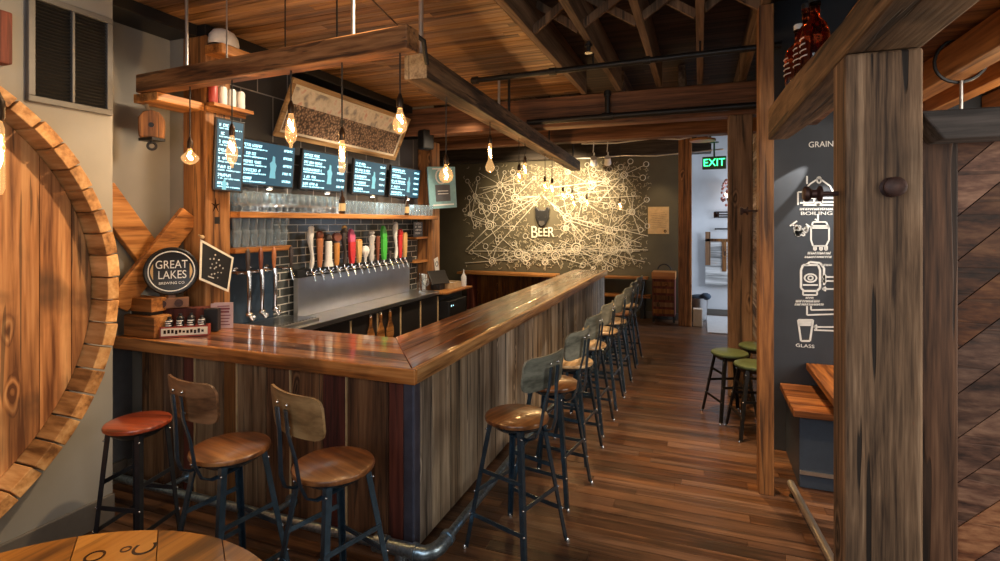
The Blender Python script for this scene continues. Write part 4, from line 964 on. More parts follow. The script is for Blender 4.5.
for q in range(4): glyphs(mb, V((-3.709, 6.46, 1.70)), V((0, 1, 0)), V((0, 0, 1)), V((1, 0, 0)), .02, .22, .03 + q * .045, .026, 90 + q)
mb.build('card_lines', M['chalk'], t)
t = thing('paper_tag', 'white paper tag pinned to the post beside the till', 'tag', (-3.59, 6.9, 1.3))
MB().box((0, 0, 0), (.004, .12, .2)).xf(Matrix.Translation((-3.592, 6.9, 1.28)) @ Matrix.Rotation(R(12), 4, 'X')).build('tag_sheet', M['paper'], t)
mb = MB().ring((-3.588, 6.9, 1.29), .035, .006, (1, 0, 0), n=16).build('tag_emblem', M['slate_paint'], t)
t = thing('poster_board', 'teal poster board hung on the far timber post', 'poster', (-3.55, 6.9, 2.4))
Bm = Matrix.Translation((-3.50, 6.9, 2.40)) @ Matrix.Rotation(R(-22), 4, 'Z') @ Matrix.Rotation(R(4), 4, 'X')
MB().box((0, 0, 0), (.02, .52, .60)).xf(Bm).build('board', M['teal_board'], t)
MB().box((.011, .0, -.08), (.004, .28, .24)).xf(Bm).build('picture_panel', M['slate_paint'], t)
mb = MB().ring((.011, -.02, .16), .10, .012, (1, 0, 0), n=20).box((.011, 0, -.09), (.008, .2, .012)).box((.011, 0, -.05), (.008, .2, .012)).box((.011, .0, -.25), (.008, .4, .02)).box((.011, -.0, .27), (.008, .36, .02)).xf(Bm)
mb.build('poster_marks', M['chalk'], t)
t = thing('wall_speaker', 'small black speaker high on the far end of the tap wall', 'speaker', (-3.5, 6.3, 3.05))
MB().box((-3.44, 6.3, 3.0), (.16, .17, .26), rz=R(-30)).build('cabinet', M['black'], t, bevel=.02)
MB().cyl((-3.83, 6.35, 3.05), (-3.48, 6.31, 3.03), .02).build('bracket', M['black_iron'], t)

for i, (y0, y1) in enumerate([(3.45, 4.16), (4.255, 4.97), (5.10, 5.78), (5.88, 6.64)]):
    y = (y0 + y1) / 2
    t = thing('puck_light', f'small round puck light under the {ordn[i]} wide menu screen from the left', 'lamp', (-3.70, y, 2.2), group='puck lights under the menu screens')
    MB().cyl((-3.70, y, 2.20), (-3.70, y, 2.222), .03, n=18).build('puck_body', M['stainless'], t, smooth=True)
    MB().cyl((-3.70, y, 2.197), (-3.70, y, 2.1995), .022, n=16).build('lens', emit('puck_lens', (1, .93, .8), 14), t)
    ld = bpy.data.lights.new('puck_glow', 'SPOT'); ld.energy = 22; ld.color = (1, .9, .75); ld.spot_size = R(150); ld.spot_blend = .8; ld.shadow_soft_size = .03
    lo = bpy.data.objects.new('puck_glow', ld); COL.objects.link(lo); lo.location = (-3.70, y, 2.19); lo.parent = t; lo.matrix_parent_inverse = t.matrix_basis.inverted()
# ------------------------------------------------------------------ hanging timbers with their rods
t = thing('hanging_beam', 'rough timber hung on rods across the near end of the bar, carrying bulbs', 'beam', (-2.65, 2.6, 2.83))
MB().beam((-3.79, 2.697, 2.895), (-1.46, 2.53, 2.895), .12, .13).build('timber', M['beam_x'], t, bevel=.008)
def onA(x): return V((x, 2.70 - (x + 3.84) * .0714, 2.96))
for x, r, m in ((-3.32, .011, 'rod'), (-2.92, .005, 'rod'), (-2.40, .004, 'black_iron'), (-1.99, .005, 'black_iron'), (-1.87, .012, 'conduit')):
    p = onA(x); MB().cyl(p - V((0, 0, .004)), (p.x, p.y, 3.449), r).build('hanger_rod', M[m], t, smooth=True)
t = thing('hanging_beam', 'long dark squared timber hung lengthwise over the bar, end grain facing the room', 'beam', (-1.85, 6, 2.83))
MB().beam((-1.735, 3.04, 2.915), (-2.115, 9.5, 2.915), .165, .17).build('timber', M['beam_y'], t, bevel=.008)
MB().beam((-1.7345, 3.036, 2.915), (-1.735, 3.041, 2.915), .155, .16).build('end_grain', wood('end_grain', (.10, .07, .05), (.24, .19, .14), (.36, .3, .23), 'z', 20, .8, .8, .6, .05, crack=.4), t)
for yy, r, m in ((3.12, .016, 'conduit'), (5.2, .014, 'black_iron'), (7.2, .012, 'black_iron'), (9.2, .012, 'black_iron')):
    x = -1.735 - (yy - 3.04) * .0588; MB().cyl((x, yy, 2.995), (x, yy, 3.449 if yy < 6 else 3.738), r).build('hanger_rod', M[m], t, smooth=True)
MB().tube([(-1.62, 2.98, 2.90), (-1.60, 2.9, 3.02), (-1.63, 2.82, 3.05), (-1.68, 2.78, 3.0)], .016, n=10).build('iron_hook', M['black_iron'], t, smooth=True)
MB().cyl((-1.53, 2.54, 2.955), (-2.14, 3.15, 3.449), .0045).build('tie_wire', M['socket'], bpy.data.objects['hanging_beam'])
# ------------------------------------------------------------------ pendant bulbs
SHP = {
 'pear': ([(.013, 0), (.016, -.02), (.034, -.06), (.042, -.09), (.036, -.12), (.018, -.137), (0, -.14)], .07),
 'globe': ([(.013, 0), (.018, -.015), (.045, -.045), (.055, -.08), (.045, -.115), (.02, -.132), (0, -.135)], .08),
 'tube': ([(.013, 0), (.018, -.02), (.019, -.17), (.014, -.185), (0, -.19)], .12),
 'edison': ([(.013, 0), (.02, -.03), (.034, -.09), (.036, -.13), (.028, -.165), (.012, -.185), (.008, -.21), (0, -.212)], .11),
 'neck': ([(.014, 0), (.017, -.02), (.017, -.15), (.03, -.18), (.044, -.215), (.036, -.25), (.014, -.27), (0, -.27)], .15),
 'flat': ([(.013, 0), (.02, -.02), (.052, -.05), (.056, -.065), (.05, -.08), (.03, -.10), (0, -.11)], .06)}
def pendant(c, ztop, shape, label, watts, group):
    """c: the point at the middle of the glass"""
    pr, ln = SHP[shape]; x, y, z = c; zs = z + abs(pr[-1][1]) / 2
    t = thing('pendant_bulb', label, 'pendant light', (x, y, ztop), group=group)
    MB().cyl((x, y, zs + .075), (x, y, ztop), .0045, n=6).build('cord', M['cord'], t)
    MB().lathe([(0, .08), (.007, .08), (.016, .055), (.019, .05), (.019, .012), (.016, 0), (0, 0)], (x, y, zs), 14).build('socket', M['socket'], t, smooth=True)
    MB().lathe(pr, (x, y, zs), 18).build('bulb', M['bulb'], t, smooth=True)
    mb = MB(); n = 26; pts = []
    for i in range(n + 1):
        a = i / n * math.pi * 6; r = .011 if shape in ('tube', 'neck') else .014
        pts.append((x + r * math.cos(a), y + r * math.sin(a), zs - .03 - (ln) * abs(((i / n * 3) % 1) - .5) * 1.4 - .005))
    mb.tube(pts, .0038, n=5).build('filament', M['filament'], t)
    ld = bpy.data.lights.new('bulb_glow', 'POINT'); ld.energy = watts; ld.color = (1, .62, .28); ld.shadow_soft_size = .02
    lo = bpy.data.objects.new('bulb_glow', ld); COL.objects.link(lo); lo.location = (x, y, zs - ln / 2 - .02); lo.parent = t; lo.matrix_parent_inverse = t.matrix_basis.inverted()
GA, GB = 'bulbs on the near hanging timber', 'bulbs along the long hanging timber'
for px, py, sh, lb in ((190, 157, 'flat', 'bulb hanging farthest left by the star-stamped post, broad squat glass'), (232, 152, 'edison', 'tall glowing bulb hanging in front of the tall narrow menu screen'), (291, 131, 'edison', 'bulb with a black socket hanging at the left edge of the framed picture'), (342, 157, 'tube', 'slim tubular bulb hanging in front of the framed picture and second screen'), (400, 121, 'pear', 'bright pear-shaped bulb hanging from the right end of the near timber')):
    p = survey(px, py, y=2.6); q = onA(p.x); p = survey(px, py, y=q.y); pendant(p, 2.832, sh, lb, 9, GA)
nb = 0
for px, py, sh, lb in ((446, 174, 'globe', 'bright globe bulb hanging in front of the teal poster board'), (490, 158, 'neck', 'long-necked bulb hanging left of the mural hub lines, nearest on the long timber'), (519, 177, 'pear', 'small bulb hanging just left of a slim one above the mural'), (525, 171, 'tube', 'slim bright bulb in a close pair over the middle of the mural'), (545, 187, 'pear', 'brightest bulb directly above the bear emblem'), (552, 190, 'tube', 'slim bulb just right of the one above the bear emblem'), (563, 196, 'pear', 'small bulb, third to the right of the bear emblem'), (572, 197, 'pear', 'small bulb, fourth to the right of the bear emblem'), (578, 204, 'pear', 'small bulb close to the bright spot on the mural, on its left')):
    # the long timber: x = -1.735 - .0588 (y - 3.04)
    nb += 1; k = (px - 500) / F_PX; dx, dy = k * CY - SY, k * SY + CY
    off = 0 if nb != 3 else 0
    tt = (-1.735 + .0588 * 3.04) / (dx + .0588 * dy)
    y = min(tt * dy, 9.3); x = -1.735 - .0588 * (y - 3.04)
    p = survey(px, py, y=y); pendant((x, y, p.z), 2.832, sh, lb, 8, GB)
p = survey(620, 206, y=9.6); pendant(p, 3.738, 'pear', 'bulb hanging farthest right in front of the mural, beyond the long timber', 3, GB)
p = survey(587, 203, y=9.85); pendant(p, 3.738, 'pear', 'small bulb inside the bright spot on the mural, past the long timber', 3, GB)
p = survey(3, 160, z=2.07); p = V((-1.66, .80, 2.06)); pendant(p, 3.449, 'tube', 'slim bulb close to the viewer at the far left edge of the photo', 2, 'bulbs near the viewer')

# ------------------------------------------------------------------ ceiling pipes
def pipe(a, b, r, lab):
    t = thing('ceiling_pipe', lab, 'pipe', a); a, b = V(a), V(b)
    MB().cyl(a, b, r).build('pipe_run', M['black_iron'], t, smooth=True); return t
t = pipe((-2.12, 4.82, 3.30), (.60, 4.70, 3.30), .026, 'black sprinkler pipe crossing under the open joists, nearest the viewer')
d = V((2.72, -.12, 0)).normalized()
for x in (-2.08, -1.28, -.43): 
    c = V((-2.12, 4.82, 3.30)) + d * ((x + 2.12)); MB().cyl(c - d * .03, c + d * .03, .036).build('coupling', M['black_iron'], t, smooth=True)
for x in (-.90, .0): MB().cyl((x, 4.76, 3.30), (x, 4.76, 3.42), .008).build('pipe_hanger', M['black_iron'], t)
t = pipe((-1.98, 6.2, 3.12), (.60, 6.12, 3.12), .035, 'second black pipe running along the front of the red-brown girder')
MB().cyl((-1.0, 6.17, 3.12), (-1.0, 6.17, 3.42), .03).build('riser', M['black_iron'], t, smooth=True)
MB().cyl((-1.06, 6.172, 3.12), (-.94, 6.168, 3.12), .046).cyl((-1.0, 6.17, 3.36), (-1.0, 6.17, 3.41), .042).build('coupling', M['black_iron'], t, smooth=True)
t = thing('sprinkler', 'brass-tipped sprinkler head under the second open joist', 'sprinkler', (-.88, 4.45, 3.42))
MB().cyl((-.88, 4.45, 3.419), (-.88, 4.45, 3.33), .018).cyl((-.88, 4.45, 3.40), (-.88, 4.45, 3.38), .035).build('sprinkler_body', M['black_iron'], t, smooth=True)
MB().cyl((-.88, 4.45, 3.33), (-.88, 4.45, 3.324), .034).build('deflector', M['bolt'], t)
t = thing('drain_pipe', 'grey conduit drop in front of the plank ceiling by the first pipe', 'pipe', (-2.0, 5.4, 3.1))
MB().cyl((-2.05, 5.4, 3.05), (-2.05, 5.4, 3.449), .014).build('conduit_run', M['conduit'], t, smooth=True)
o = MB().tube([(-1.9, 9.0, 3.24), (-1.3, 8.9, 3.21), (-.7, 8.95, 3.26), (-.3, 8.8, 3.2), (.0, 8.9, 3.27), (.4, 8.7, 3.24)], .011, n=6).build('ceiling_cable', M['white'], smooth=True)
tag(o, 'loose pale cable strung along the ceiling before the mural wall', 'cable')
o = MB().tube([(-2.6, 10.55, 3.19), (-2.0, 10.5, 3.17), (-1.4, 10.55, 3.2), (-.8, 10.5, 3.16), (-.1, 10.5, 3.2), (.4, 10.4, 3.22)], .014, n=6).build('ceiling_cable', M['conduit'], smooth=True)
tag(o, 'pale cable under the blackened beam of the mural wall', 'cable')
t = thing('cable_spool', 'round wooden spool under the ceiling with cables, left of the exit sign', 'spool', (.04, 9.2, 3.3))
MB().cyl((.04, 9.2, 3.36), (.04, 9.2, 3.40), .2, n=24).cyl((.04, 9.2, 3.24), (.04, 9.2, 3.36), .09, n=20).cyl((.04, 9.2, 3.21), (.04, 9.2, 3.24), .2, n=24).build('spool_discs', M['orange_x'], t)
MB().cyl((.04, 9.2, 3.40), (.04, 9.2, 3.738), .02).build('spool_stem', M['conduit'], t)
# shelf with cans, cap block, pulley
t = thing('ledge_shelf', 'thick wooden ledge on the left wall under the near hanging timber', 'shelf', (-3.73, 2.9, 2.77))
MB().span((-3.849, 2.66, 2.765), (-3.605, 3.045, 2.828)).build('ledge_board', M['orange_y'], t, bevel=.006)
MB().span((-3.598, 3.04, 2.765), (-3.575, 3.42, 2.828)).build('ledge_rail', M['orange_y'], t, bevel=.004)
for i in range(4):
    y = 3.08 + i * .088
    t = thing('white_can', f'{ordn[i]} white can from the left on the ledge beside the star-stamped post', 'can', (-3.55, y, 2.83), group='white cans on the ledge')
    MB().lathe([(0, 0), (.028, 0), (.033, .01), (.033, .13), (.028, .142), (0, .142)], (-3.555, y, 2.8285), 16).build('can_body', M['white'] if i else plain('red_can', (.4, .06, .05), .4), t, smooth=True)
    MB().cyl((-3.555, y, 2.9705), (-3.555, y, 2.974), .026).build('can_lid', M['stainless'], t, smooth=True)
MB().span((-3.599, 3.04, 2.80), (-3.50, 3.43, 2.8275)).build('ledge_rail', M['orange_y'], bpy.data.objects['ledge_shelf'], bevel=.003)
t = thing('corbel_block', 'wooden block jutting from the star-stamped post near the ceiling', 'block', (-3.5, 3.2, 3.2))
MB().span((-3.599, 3.04, 3.20), (-3.42, 3.33, 3.275)).build('block', M['orange_y'], t, bevel=.006)
t = thing('trucker_cap', 'white and dark green cap lying on the wooden block near the ceiling', 'cap', (-3.52, 3.16, 3.276))
MB().lathe([(.10, 0), (.102, .03), (.095, .075), (.07, .115), (.03, .135), (0, .138)], (-3.505, 3.135, 3.277), 24, sx=.85, sy=1.25).build('crown', M['white'], t, smooth=True)
mb = MB(); pts = [(-3.525 + .07 * math.cos(R(a)), 3.16 + .21 * math.sin(R(a)), 3.28) for a in range(20, 161, 14)]
mb.prism(pts, (0, 0, .008)).build('brim', plain('green_cloth', (.03, .08, .05), .8), t)
t = thing('pulley_block', 'old wooden pulley block with an iron hook at the left end of the near timber', 'pulley', (-3.74, 2.72, 2.7))
mb = MB()
for dx in (-.05, .02):
    mb.prism([(-3.74 + dx, 2.72 + yy, zz) for yy, zz in ((-.075, 2.51), (.075, 2.51), (.08, 2.56), (.08, 2.65), (.05, 2.695), (0, 2.71), (-.05, 2.695), (-.08, 2.65), (-.08, 2.56))], (.035, 0, 0))
mb.xf(Matrix.Translation((-3.74, 2.72, 0)) @ Matrix.Rotation(R(-40), 4, 'Z') @ Matrix.Translation((3.74, -2.72, 0)))
mb.build('cheek', M['post_orange'], t, bevel=.008)
MB().cyl((-3.79, 2.72, 2.60), (-3.682, 2.72, 2.60), .018).xf(Matrix.Translation((-3.74, 2.72, 0)) @ Matrix.Rotation(R(-40), 4, 'Z') @ Matrix.Translation((3.74, -2.72, 0))).build('axle', M['black_iron'], t, smooth=True)
MB().span((-3.81, 2.67, 2.49), (-3.67, 2.77, 2.51)).build('iron_strap', M['black_iron'], t)
MB().ring((-3.74, 2.72, 2.455), .026, .009, (1, -.8, 0), n=18).cyl((-3.74, 2.72, 2.50), (-3.74, 2.72, 2.475), .012).build('hook_eye', M['black_iron'], t, smooth=True)
MB().tube([(-3.80, 2.70, 2.96), (-3.81, 2.72, 2.8), (-3.78, 2.73, 2.68), (-3.74, 2.72, 2.64)], .014, n=8).build('rope', plain('rope', (.3, .24, .16), .9), t, smooth=True)

# ------------------------------------------------------------------ bar-top clutter at the left end
def brace(a, b, w, lab):
    t = MB().beam(a, b, .07, w, up=(1, 0, 0), ).build('wall_brace', M['orange_x']); return tag(t, lab, 'brace')
a_, b_ = survey(100, 190, x=-3.965), survey(176, 292, x=-3.965)
mb = MB().beam(a_, b_, .20, .055, up=(1, 0, 0)); tag(mb.build('wall_brace', M['orange_y'], bevel=.006), 'diagonal board on the left wall falling toward the round sign', 'brace')
a_, b_ = survey(116, 306, x=-3.91), survey(190, 214, x=-3.74)
mb = MB().beam(a_, b_, .17, .045, up=(1, 0, 0)); tag(mb.build('wall_brace', M['orange_y'], bevel=.006), 'diagonal board behind the round sign rising to the star-stamped post', 'brace')
t = thing('wood_block', 'larger wooden block lying on the left end of the bar top', 'block', (-3.74, 2.73, 1.074))
tag(t, 'larger wooden block lying on the left end of the bar top', 'block')
MB().span((-3.93, 2.645, 1.0735), (-3.615, 2.78, 1.225)).build('block', M['orange_x'], t, bevel=.006)
t = thing('wood_block', 'smaller wooden block on top of the larger one at the left end of the bar', 'block', (-3.72, 2.75, 1.245))
MB().span((-3.93, 2.665, 1.252), (-3.67, 2.78, 1.35)).build('block', M['orange_x'], t, bevel=.005)
MB().span((-3.90, 2.68, 1.2255), (-3.70, 2.775, 1.251)).build('spacer', M['black'], t)
t = thing('bottle_rack', 'small red-edged rack of four lettered black bottles on the bar top', 'rack', (-3.56, 2.9, 1.07))
RM = Matrix.Translation((-3.50, 2.80, 1.0735)) @ Matrix.Rotation(R(38), 4, 'Z')
MB().span((-.15, -.035, 0), (.15, .035, .012)).span((-.15, -.04, 0), (.15, -.032, .075)).span((-.15, .032, 0), (.15, .04, .075)).span((-.155, -.04, 0), (-.147, .04, .075)).span((.147, -.04, 0), (.155, .04, .075)).xf(RM).build('rack_tray', plain('rack_red', (.32, .05, .03), .5), t)
MB().span((-.146, -.043, .012), (.15, -.0405, .066)).xf(RM).build('label_strip', M['cream'], t)
mb = MB(); rr = random.Random(5)
for q in range(11): mb.span((-.13 + q * .024, -.0445, .022 + .01 * rr.random()), (-.13 + q * .024 + .016, -.043, .045 + .012 * rr.random()))
mb.xf(RM).build('strip_marks', M['brown_glass'], t)
for i in range(4):
    q = thing('dropper_bottle', f'{ordn[i]} black lettered bottle from the left in the small red-edged rack', 'bottle', RM @ V((-.105 + i * .07, 0, .012)), group='bottles in the small rack')
    h = .10 + (.02 if i in (1, 2) else 0)
    MB().lathe([(0, 0), (.026, 0), (.026, h), (.012, h + .015), (.012, h + .03), (0, h + .03)], (-.105 + i * .07, 0, .013), 16).xf(RM).build('bottle_body', M['black'], q, smooth=True)
    mb = MB()
    for k in range(4): mb.ring((-.105 + i * .07, 0, .075 + k * .016 - .01), .0262, .0035, n=14, m=4, arc=(215 + 9 * (k % 2), 325 - 12 * (k % 3)))
    mb.xf(RM).build('bottle_lettering', M['chalk'], q)
t = thing('dark_box', 'dark brown wooden box behind the bottle rack under the round sign', 'box', (-3.68, 3.0, 1.07))
MB().box((-3.66, 2.93, 1.163), (.30, .11, .178), rz=R(30)).build('box_body', M['clad_red'], t, bevel=.004)
t = thing('round_sign', 'round black brewery sign with white lettering on the left end of the bar', 'sign', (-3.65, 2.84, 1.262))
fx = V((3.65, -2.84, 0)).normalized(); uu = V((0, 0, 1)).cross(fx).normalized()
SM = Matrix.Translation((-3.675, 2.825, 1.535)) @ Matrix((uu, V((0, 0, 1)), fx)).transposed().to_4x4()
MB().lathe([(0, -.03), (.165, -.03), (.178, -.02), (.178, .015), (.168, .026), (.155, .02), (0, .02)], (0, 0, 0), 40).xf(SM).build('sign_disc', M['black'], t, smooth=True)
mb = MB().ring((0, 0, .021), .147, .0045, n=44, m=6)
mb.text('GREAT', Matrix.Translation((0, .048, .021)), .085, .002, .78).text('LAKES', Matrix.Translation((.004, -.028, .021)), .085, .002, .78).text('BREWING CO', Matrix.Translation((0, -.087, .021)), .026, .002, 1.0)
mb.xf(SM).build('sign_lettering', M['chalk'], t)
mb = MB()
for s in (-1, 1): mb.prism([(s * (.115 + .018 * math.sin(R(a))), -.06 + .12 * a / 180, .021) for a in range(0, 181, 15)], (0, 0, .002))
mb.xf(SM).build('gold_trim', M['tan_paper'], t)
MB().box((0, -.235, -.0), (.22, .075, .07)).box((0, -.185, -.01), (.05, .05, .03)).xf(SM).build('sign_base', plain('base_brown', (.2, .09, .045), .5), t, bevel=.005)
mb = MB()
for s in (-.06, .045): mb.cyl((s, -.235, .035), (s, -.235, .05), .028, n=18)
mb.xf(SM).build('base_knob', M['rust_iron'], t, smooth=True)
t = thing('table_card', 'pink and white printed card standing beside the star-stamped post', 'card', (-3.68, 3.24, 1.0735))
CMx = Matrix.Translation((-3.47, 3.10, 1.0735)) @ Matrix.Rotation(R(30), 4, 'Z')
MB().span((-.07, -.004, 0), (.07, .004, .20)).span((-.10, .02, 0), (-.02, .03, .19)).xf(CMx).build('card_sheet', plain('pink_card', (.55, .40, .42), .7), t)
mb = MB(); rr = random.Random(9)
for q in range(7): mb.span((-.05 + .01 * rr.random(), -.006, .025 + q * .024), (.055 - .02 * rr.random(), -.0042, .025 + q * .024 + (.014 if q in (4, 5) else .007)))
mb.xf(CMx).build('card_lines', plain('wine_ink', (.2, .05, .07), .7), t)
t = thing('napkin_caddy', 'dark napkin holder beside the printed card', 'holder', (-3.72, 3.0, 1.0735))
MB().box((-3.46, 2.99, 1.16), (.10, .07, .17), rz=R(30)).build('holder_body', M['black'], t, bevel=.006)
t = thing('pennant', 'black pennant with a white border hung askew on the star-stamped post', 'pennant', (-3.5, 3.0, 1.78))
Q = [V((-3.55, 2.96, 1.77)), V((-3.50, 3.22, 1.615)), V((-3.50, 3.17, 1.345)), V((-3.55, 2.95, 1.465))]
c = sum(Q, V()) / 4; nr = (Q[1] - Q[0]).cross(Q[3] - Q[0]).normalized() * -1
if nr.x < 0: nr = -nr
MB().prism(Q, nr * .006).build('cloth', M['cream'], t)
MB().prism([c + (q - c) * .88 + nr * .0065 for q in Q], nr * .001).build('black_field', M['black'], t)
mb = MB(); e1 = (Q[1] - Q[0]).normalized(); e2 = (Q[3] - Q[0]).normalized(); rr = random.Random(6)
for k in range(16):
    a = k * 2.399; r_ = .018 * math.sqrt(k); p = c + nr * .008 + e1 * r_ * math.cos(a) + e2 * r_ * math.sin(a) * 1.3
    mb.sph(p, .008, (.4, 1, 1), u=6, v=4)
mb.beam(c + nr * .008 - e1 * .07 + e2 * .10, c + nr * .008 + e1 * .07 + e2 * .08, .01, .002, up=nr)
mb.build('emblem', plain('emblem_grey', (.45, .43, .4), .7), t)
MB().cyl((-3.6, 2.99, 1.80), (-3.535, 2.965, 1.785), .007).sph((-3.53, 2.962, 1.785), .016, u=10, v=8).build('hanging_pin', M['pale_wood'], t, smooth=True)

# ------------------------------------------------------------------ mural at the far end
t = thing('wall_mural', 'mural of pale hubs and rays with a bear emblem on the far wall', 'mural', (-3, 10.89, 1))
def MP(px, py, dy=0): p = survey(px, py, y=10.885); p.y = 10.885 - dy; return p
def mline(mb, a, b, r=.012):
    r = r * .62
    a, b = MP(*a), MP(*b)
    if (a - b).length > .01: mb.beam(a, b, r, .012, up=(0, 1, 0))
def mring(mb, c, rpx, r=.012): mb.ring(MP(*c), rpx / F_PX * 11.2, r * .62, (0, 1, 0), n=18, m=4)
mb = MB(); rr = random.Random(12)
hubs = [(494.5, 208.6, 4.5), (489.7, 225.3, 4.5), (515, 197.7, 3.6), (567.4, 217.6, 4), (576.3, 247.8, 4.6), (518.6, 253.6, 4.4), (526, 256.8, 4.4), (548.4, 248.8, 4), (555.5, 255.8, 4), (591.1, 185.2, 4), (608.8, 230.5, 3.4), (614.2, 249.7, 3.4), (492.2, 261, 3.4), (624, 175, 3), (606, 181, 3), (500, 185, 3), (566, 228, 2.6), (582, 200, 3), (545, 262, 3), (632, 212, 2.6), (626, 245, 2.6), (600, 258, 2.6), (475, 196, 2.4), (470, 214, 2.2)]
def inside(x, y): return 463 < x < 648 and 163 < y < 268 and not (528 < x < 557 and 205 < y < 240)
for hx, hy, hr in hubs:
    mring(mb, (hx, hy), hr, .016); mring(mb, (hx, hy), hr * .5, .012)
    n = rr.randint(6, 10); a0 = rr.random() * 6
    for k in range(n):
        a = a0 + 2 * math.pi * k / n + rr.uniform(-.25, .25); L_ = rr.uniform(11, 30)
        x, y = hx + L_ * math.cos(a), hy + L_ * .8 * math.sin(a)
        if not inside(x, y): continue
        mline(mb, (hx + hr * math.cos(a), hy + hr * math.sin(a)), (x, y), .014)
        if rr.random() < .75: mring(mb, (x + 2.2 * math.cos(a), y + 2.2 * math.sin(a)), rr.uniform(1.7, 2.7), .010)
for a, b in (((540, 196), (471, 250)), ((541, 197), (488, 256)), ((537, 197), (500, 216)), ((543, 196), (568, 217)), ((545, 197), (566, 219)), ((540, 196), (516, 199)), ((548, 188), (606, 181)), ((555, 196), (610, 190)), ((600, 200), (624, 175)), ((597, 198), (640, 196)), ((567, 217), (648, 236)), ((568, 220), (640, 243)), ((576, 248), (648, 250)), ((577, 246), (645, 262)), ((470, 251), (640, 251)), ((576, 248), (600, 262)), ((490, 225), (466, 250)), ((490, 224), (464, 214)), ((567, 217), (600, 226)), ((567, 219), (590, 240)), ((492, 261), (548, 249)), ((492, 261), (465, 263)), ((519, 254), (576, 248)), ((519, 197), (540, 196)), ((624, 175), (600, 201))):
    mline(mb, a, b, .020)
mb.build('hub_lines', M['cream'], t)
mb = MB(); n = 0
while n < 1900:
    x, y = rr.uniform(464, 650), rr.uniform(164, 268)
    d = abs(x - 575) / 75
    if not inside(x, y) or rr.random() > max(.15, 1.25 - d * d): continue
    n += 1; a = rr.random() * 6.3; L_ = rr.uniform(1.2, 3.2)
    x2, y2 = x + L_ * math.cos(a), y + L_ * math.sin(a); mline(mb, (x, y), (x2, y2), .010); mline(mb, (x2, y2), (x2 + 1.5 * math.cos(a + 1.2), y2 + 1.5 * math.sin(a + 1.2)), .013)
mb.build('fine_line_work', plain('fine_line_tan', (.52, .45, .31), .8), t)
mb = MB(); bc = [(-8, -9), (-7, -12), (-4.5, -11), (-3, -8.5), (3, -8.5), (4.5, -11), (7, -12), (8, -9), (7, -5), (7.2, 0), (5, 5), (3.2, 8), (0, 9.5), (-3.2, 8), (-5, 5), (-7.2, 0), (-7, -5)]
mb.prism([MP(542.5 + a * .95, 218 + b * .95) for a, b in bc], (0, -.05, 0)).build('bear_head', M['black'], t, bevel=.02)
MB().prism([MP(542.5 + a, 222 + b, .052) for a, b in ((-2.5, -1), (2.5, -1), (3, 2), (0, 4.4), (-3, 2))], (0, -.03, 0)).prism([MP(539 + a, 217 + b, .052) for a, b in ((-1, -.5), (1, 0), (0, .8))], (0, -.006, 0)).prism([MP(546 + a, 217 + b, .052) for a, b in ((1, -.5), (-1, 0), (0, .8))], (0, -.006, 0)).build('bear_muzzle', plain('bear_grey', (.05, .045, .04), .6), t, bevel=.008)
mb = MB()
for ch, px, py, s in (('B', 534.3, 232.6, 12.5), ('E', 540.2, 232.5, 9), ('E', 545.4, 232.5, 9), ('R', 551, 232.6, 10.5)):
    p = MP(px, py); mb.text(ch, Matrix.Translation((p.x, 10.878, p.z)) @ TX, s / F_PX * 11.3 * 1.38, .01, .8)
mb.build('lettering', M['cream'], t)
t = thing('drink_ledge', 'narrow orange wooden ledge table along the mural wall with panels below', 'ledge', (-3.6, 10.7, 0))
MB().span((-4.95, 10.45, .77), (-2.75, 10.86, .82)).build('ledge_top', M['orange_x'], t, bevel=.006)
for xx in (-4.75, -3.1): MB().span((xx, 10.55, 0), (xx + .14, 10.85, .768)).build('ledge_leg', M['clad_red'], t)
MB().span((-4.62, 10.8, .1), (-3.1, 10.85, .72)).build('back_panel', M['clad_brown'], t)
t = thing('drink_ledge', 'short wooden ledge right of the bar end under the mural', 'ledge', (-1.5, 10.75, 0))
MB().span((-2.2, 10.6, .78), (-.95, 10.86, .82)).build('ledge_top', M['orange_x'], t, bevel=.006)
for xx in (-2.1, -1.1): MB().span((xx, 10.7, 0), (xx + .08, 10.86, .778)).build('ledge_leg', M['black_iron'], t)
MB().span((-2.2, 10.62, .42), (-.9, 10.86, .47)).build('lower_board', M['orange_x'], t)
t = thing('wall_poster', 'tan printed poster on the olive wall right of the mural', 'poster', (-.77, 10.89, 1.93))
MB().span((-.967, 10.885, 1.665), (-.569, 10.899, 2.20)).build('poster_sheet', M['tan_paper'], t)
mb = MB(); rr = random.Random(3)
for q in range(9): mb.beam((-.92 + .05 * rr.random(), 10.884, 1.78 + q * .035), (-.65 + .05 * rr.random(), 10.884, 1.79 + q * .035 + .02 * rr.random()), .004, .002, up=(0, 1, 0))
mb.ring((-.64, 10.884, 1.72), .02, .008, (0, 1, 0), n=12).build('poster_lines', M['clad_brown'], t)
t = thing('slatted_cabinet', 'dark slatted wooden cabinet against the far wall left of the slim post', 'cabinet', (-.62, 10.7, 0))
MB().span((-.85, 10.45, .12), (-.44, 10.86, .82)).build('cabinet_body', M['clad_red'], t, bevel=.006)
mb = MB()
for q in range(5): mb.span((-.83, 10.435, .17 + q * .13), (-.46, 10.449, .25 + q * .13))
mb.build('front_slat', M['clad_brown'], t)
MB().span((-.86, 10.44, .822), (-.43, 10.86, .95)).build('cabinet_top', M['orange_x'], t, bevel=.01)
mb = MB()
for xx in (-.83, -.46): mb.span((xx - .02, 10.47, 0), (xx + .02, 10.51, .118)).span((xx - .02, 10.8, 0), (xx + .02, 10.84, .118))
mb.build('foot', M['black_iron'], t)
MB().ring((-.64, 10.6, .97), .12, .012, (0, -1, .0), n=16, arc=(10, 170)).build('wire_handle', M['black_iron'], t, smooth=True)
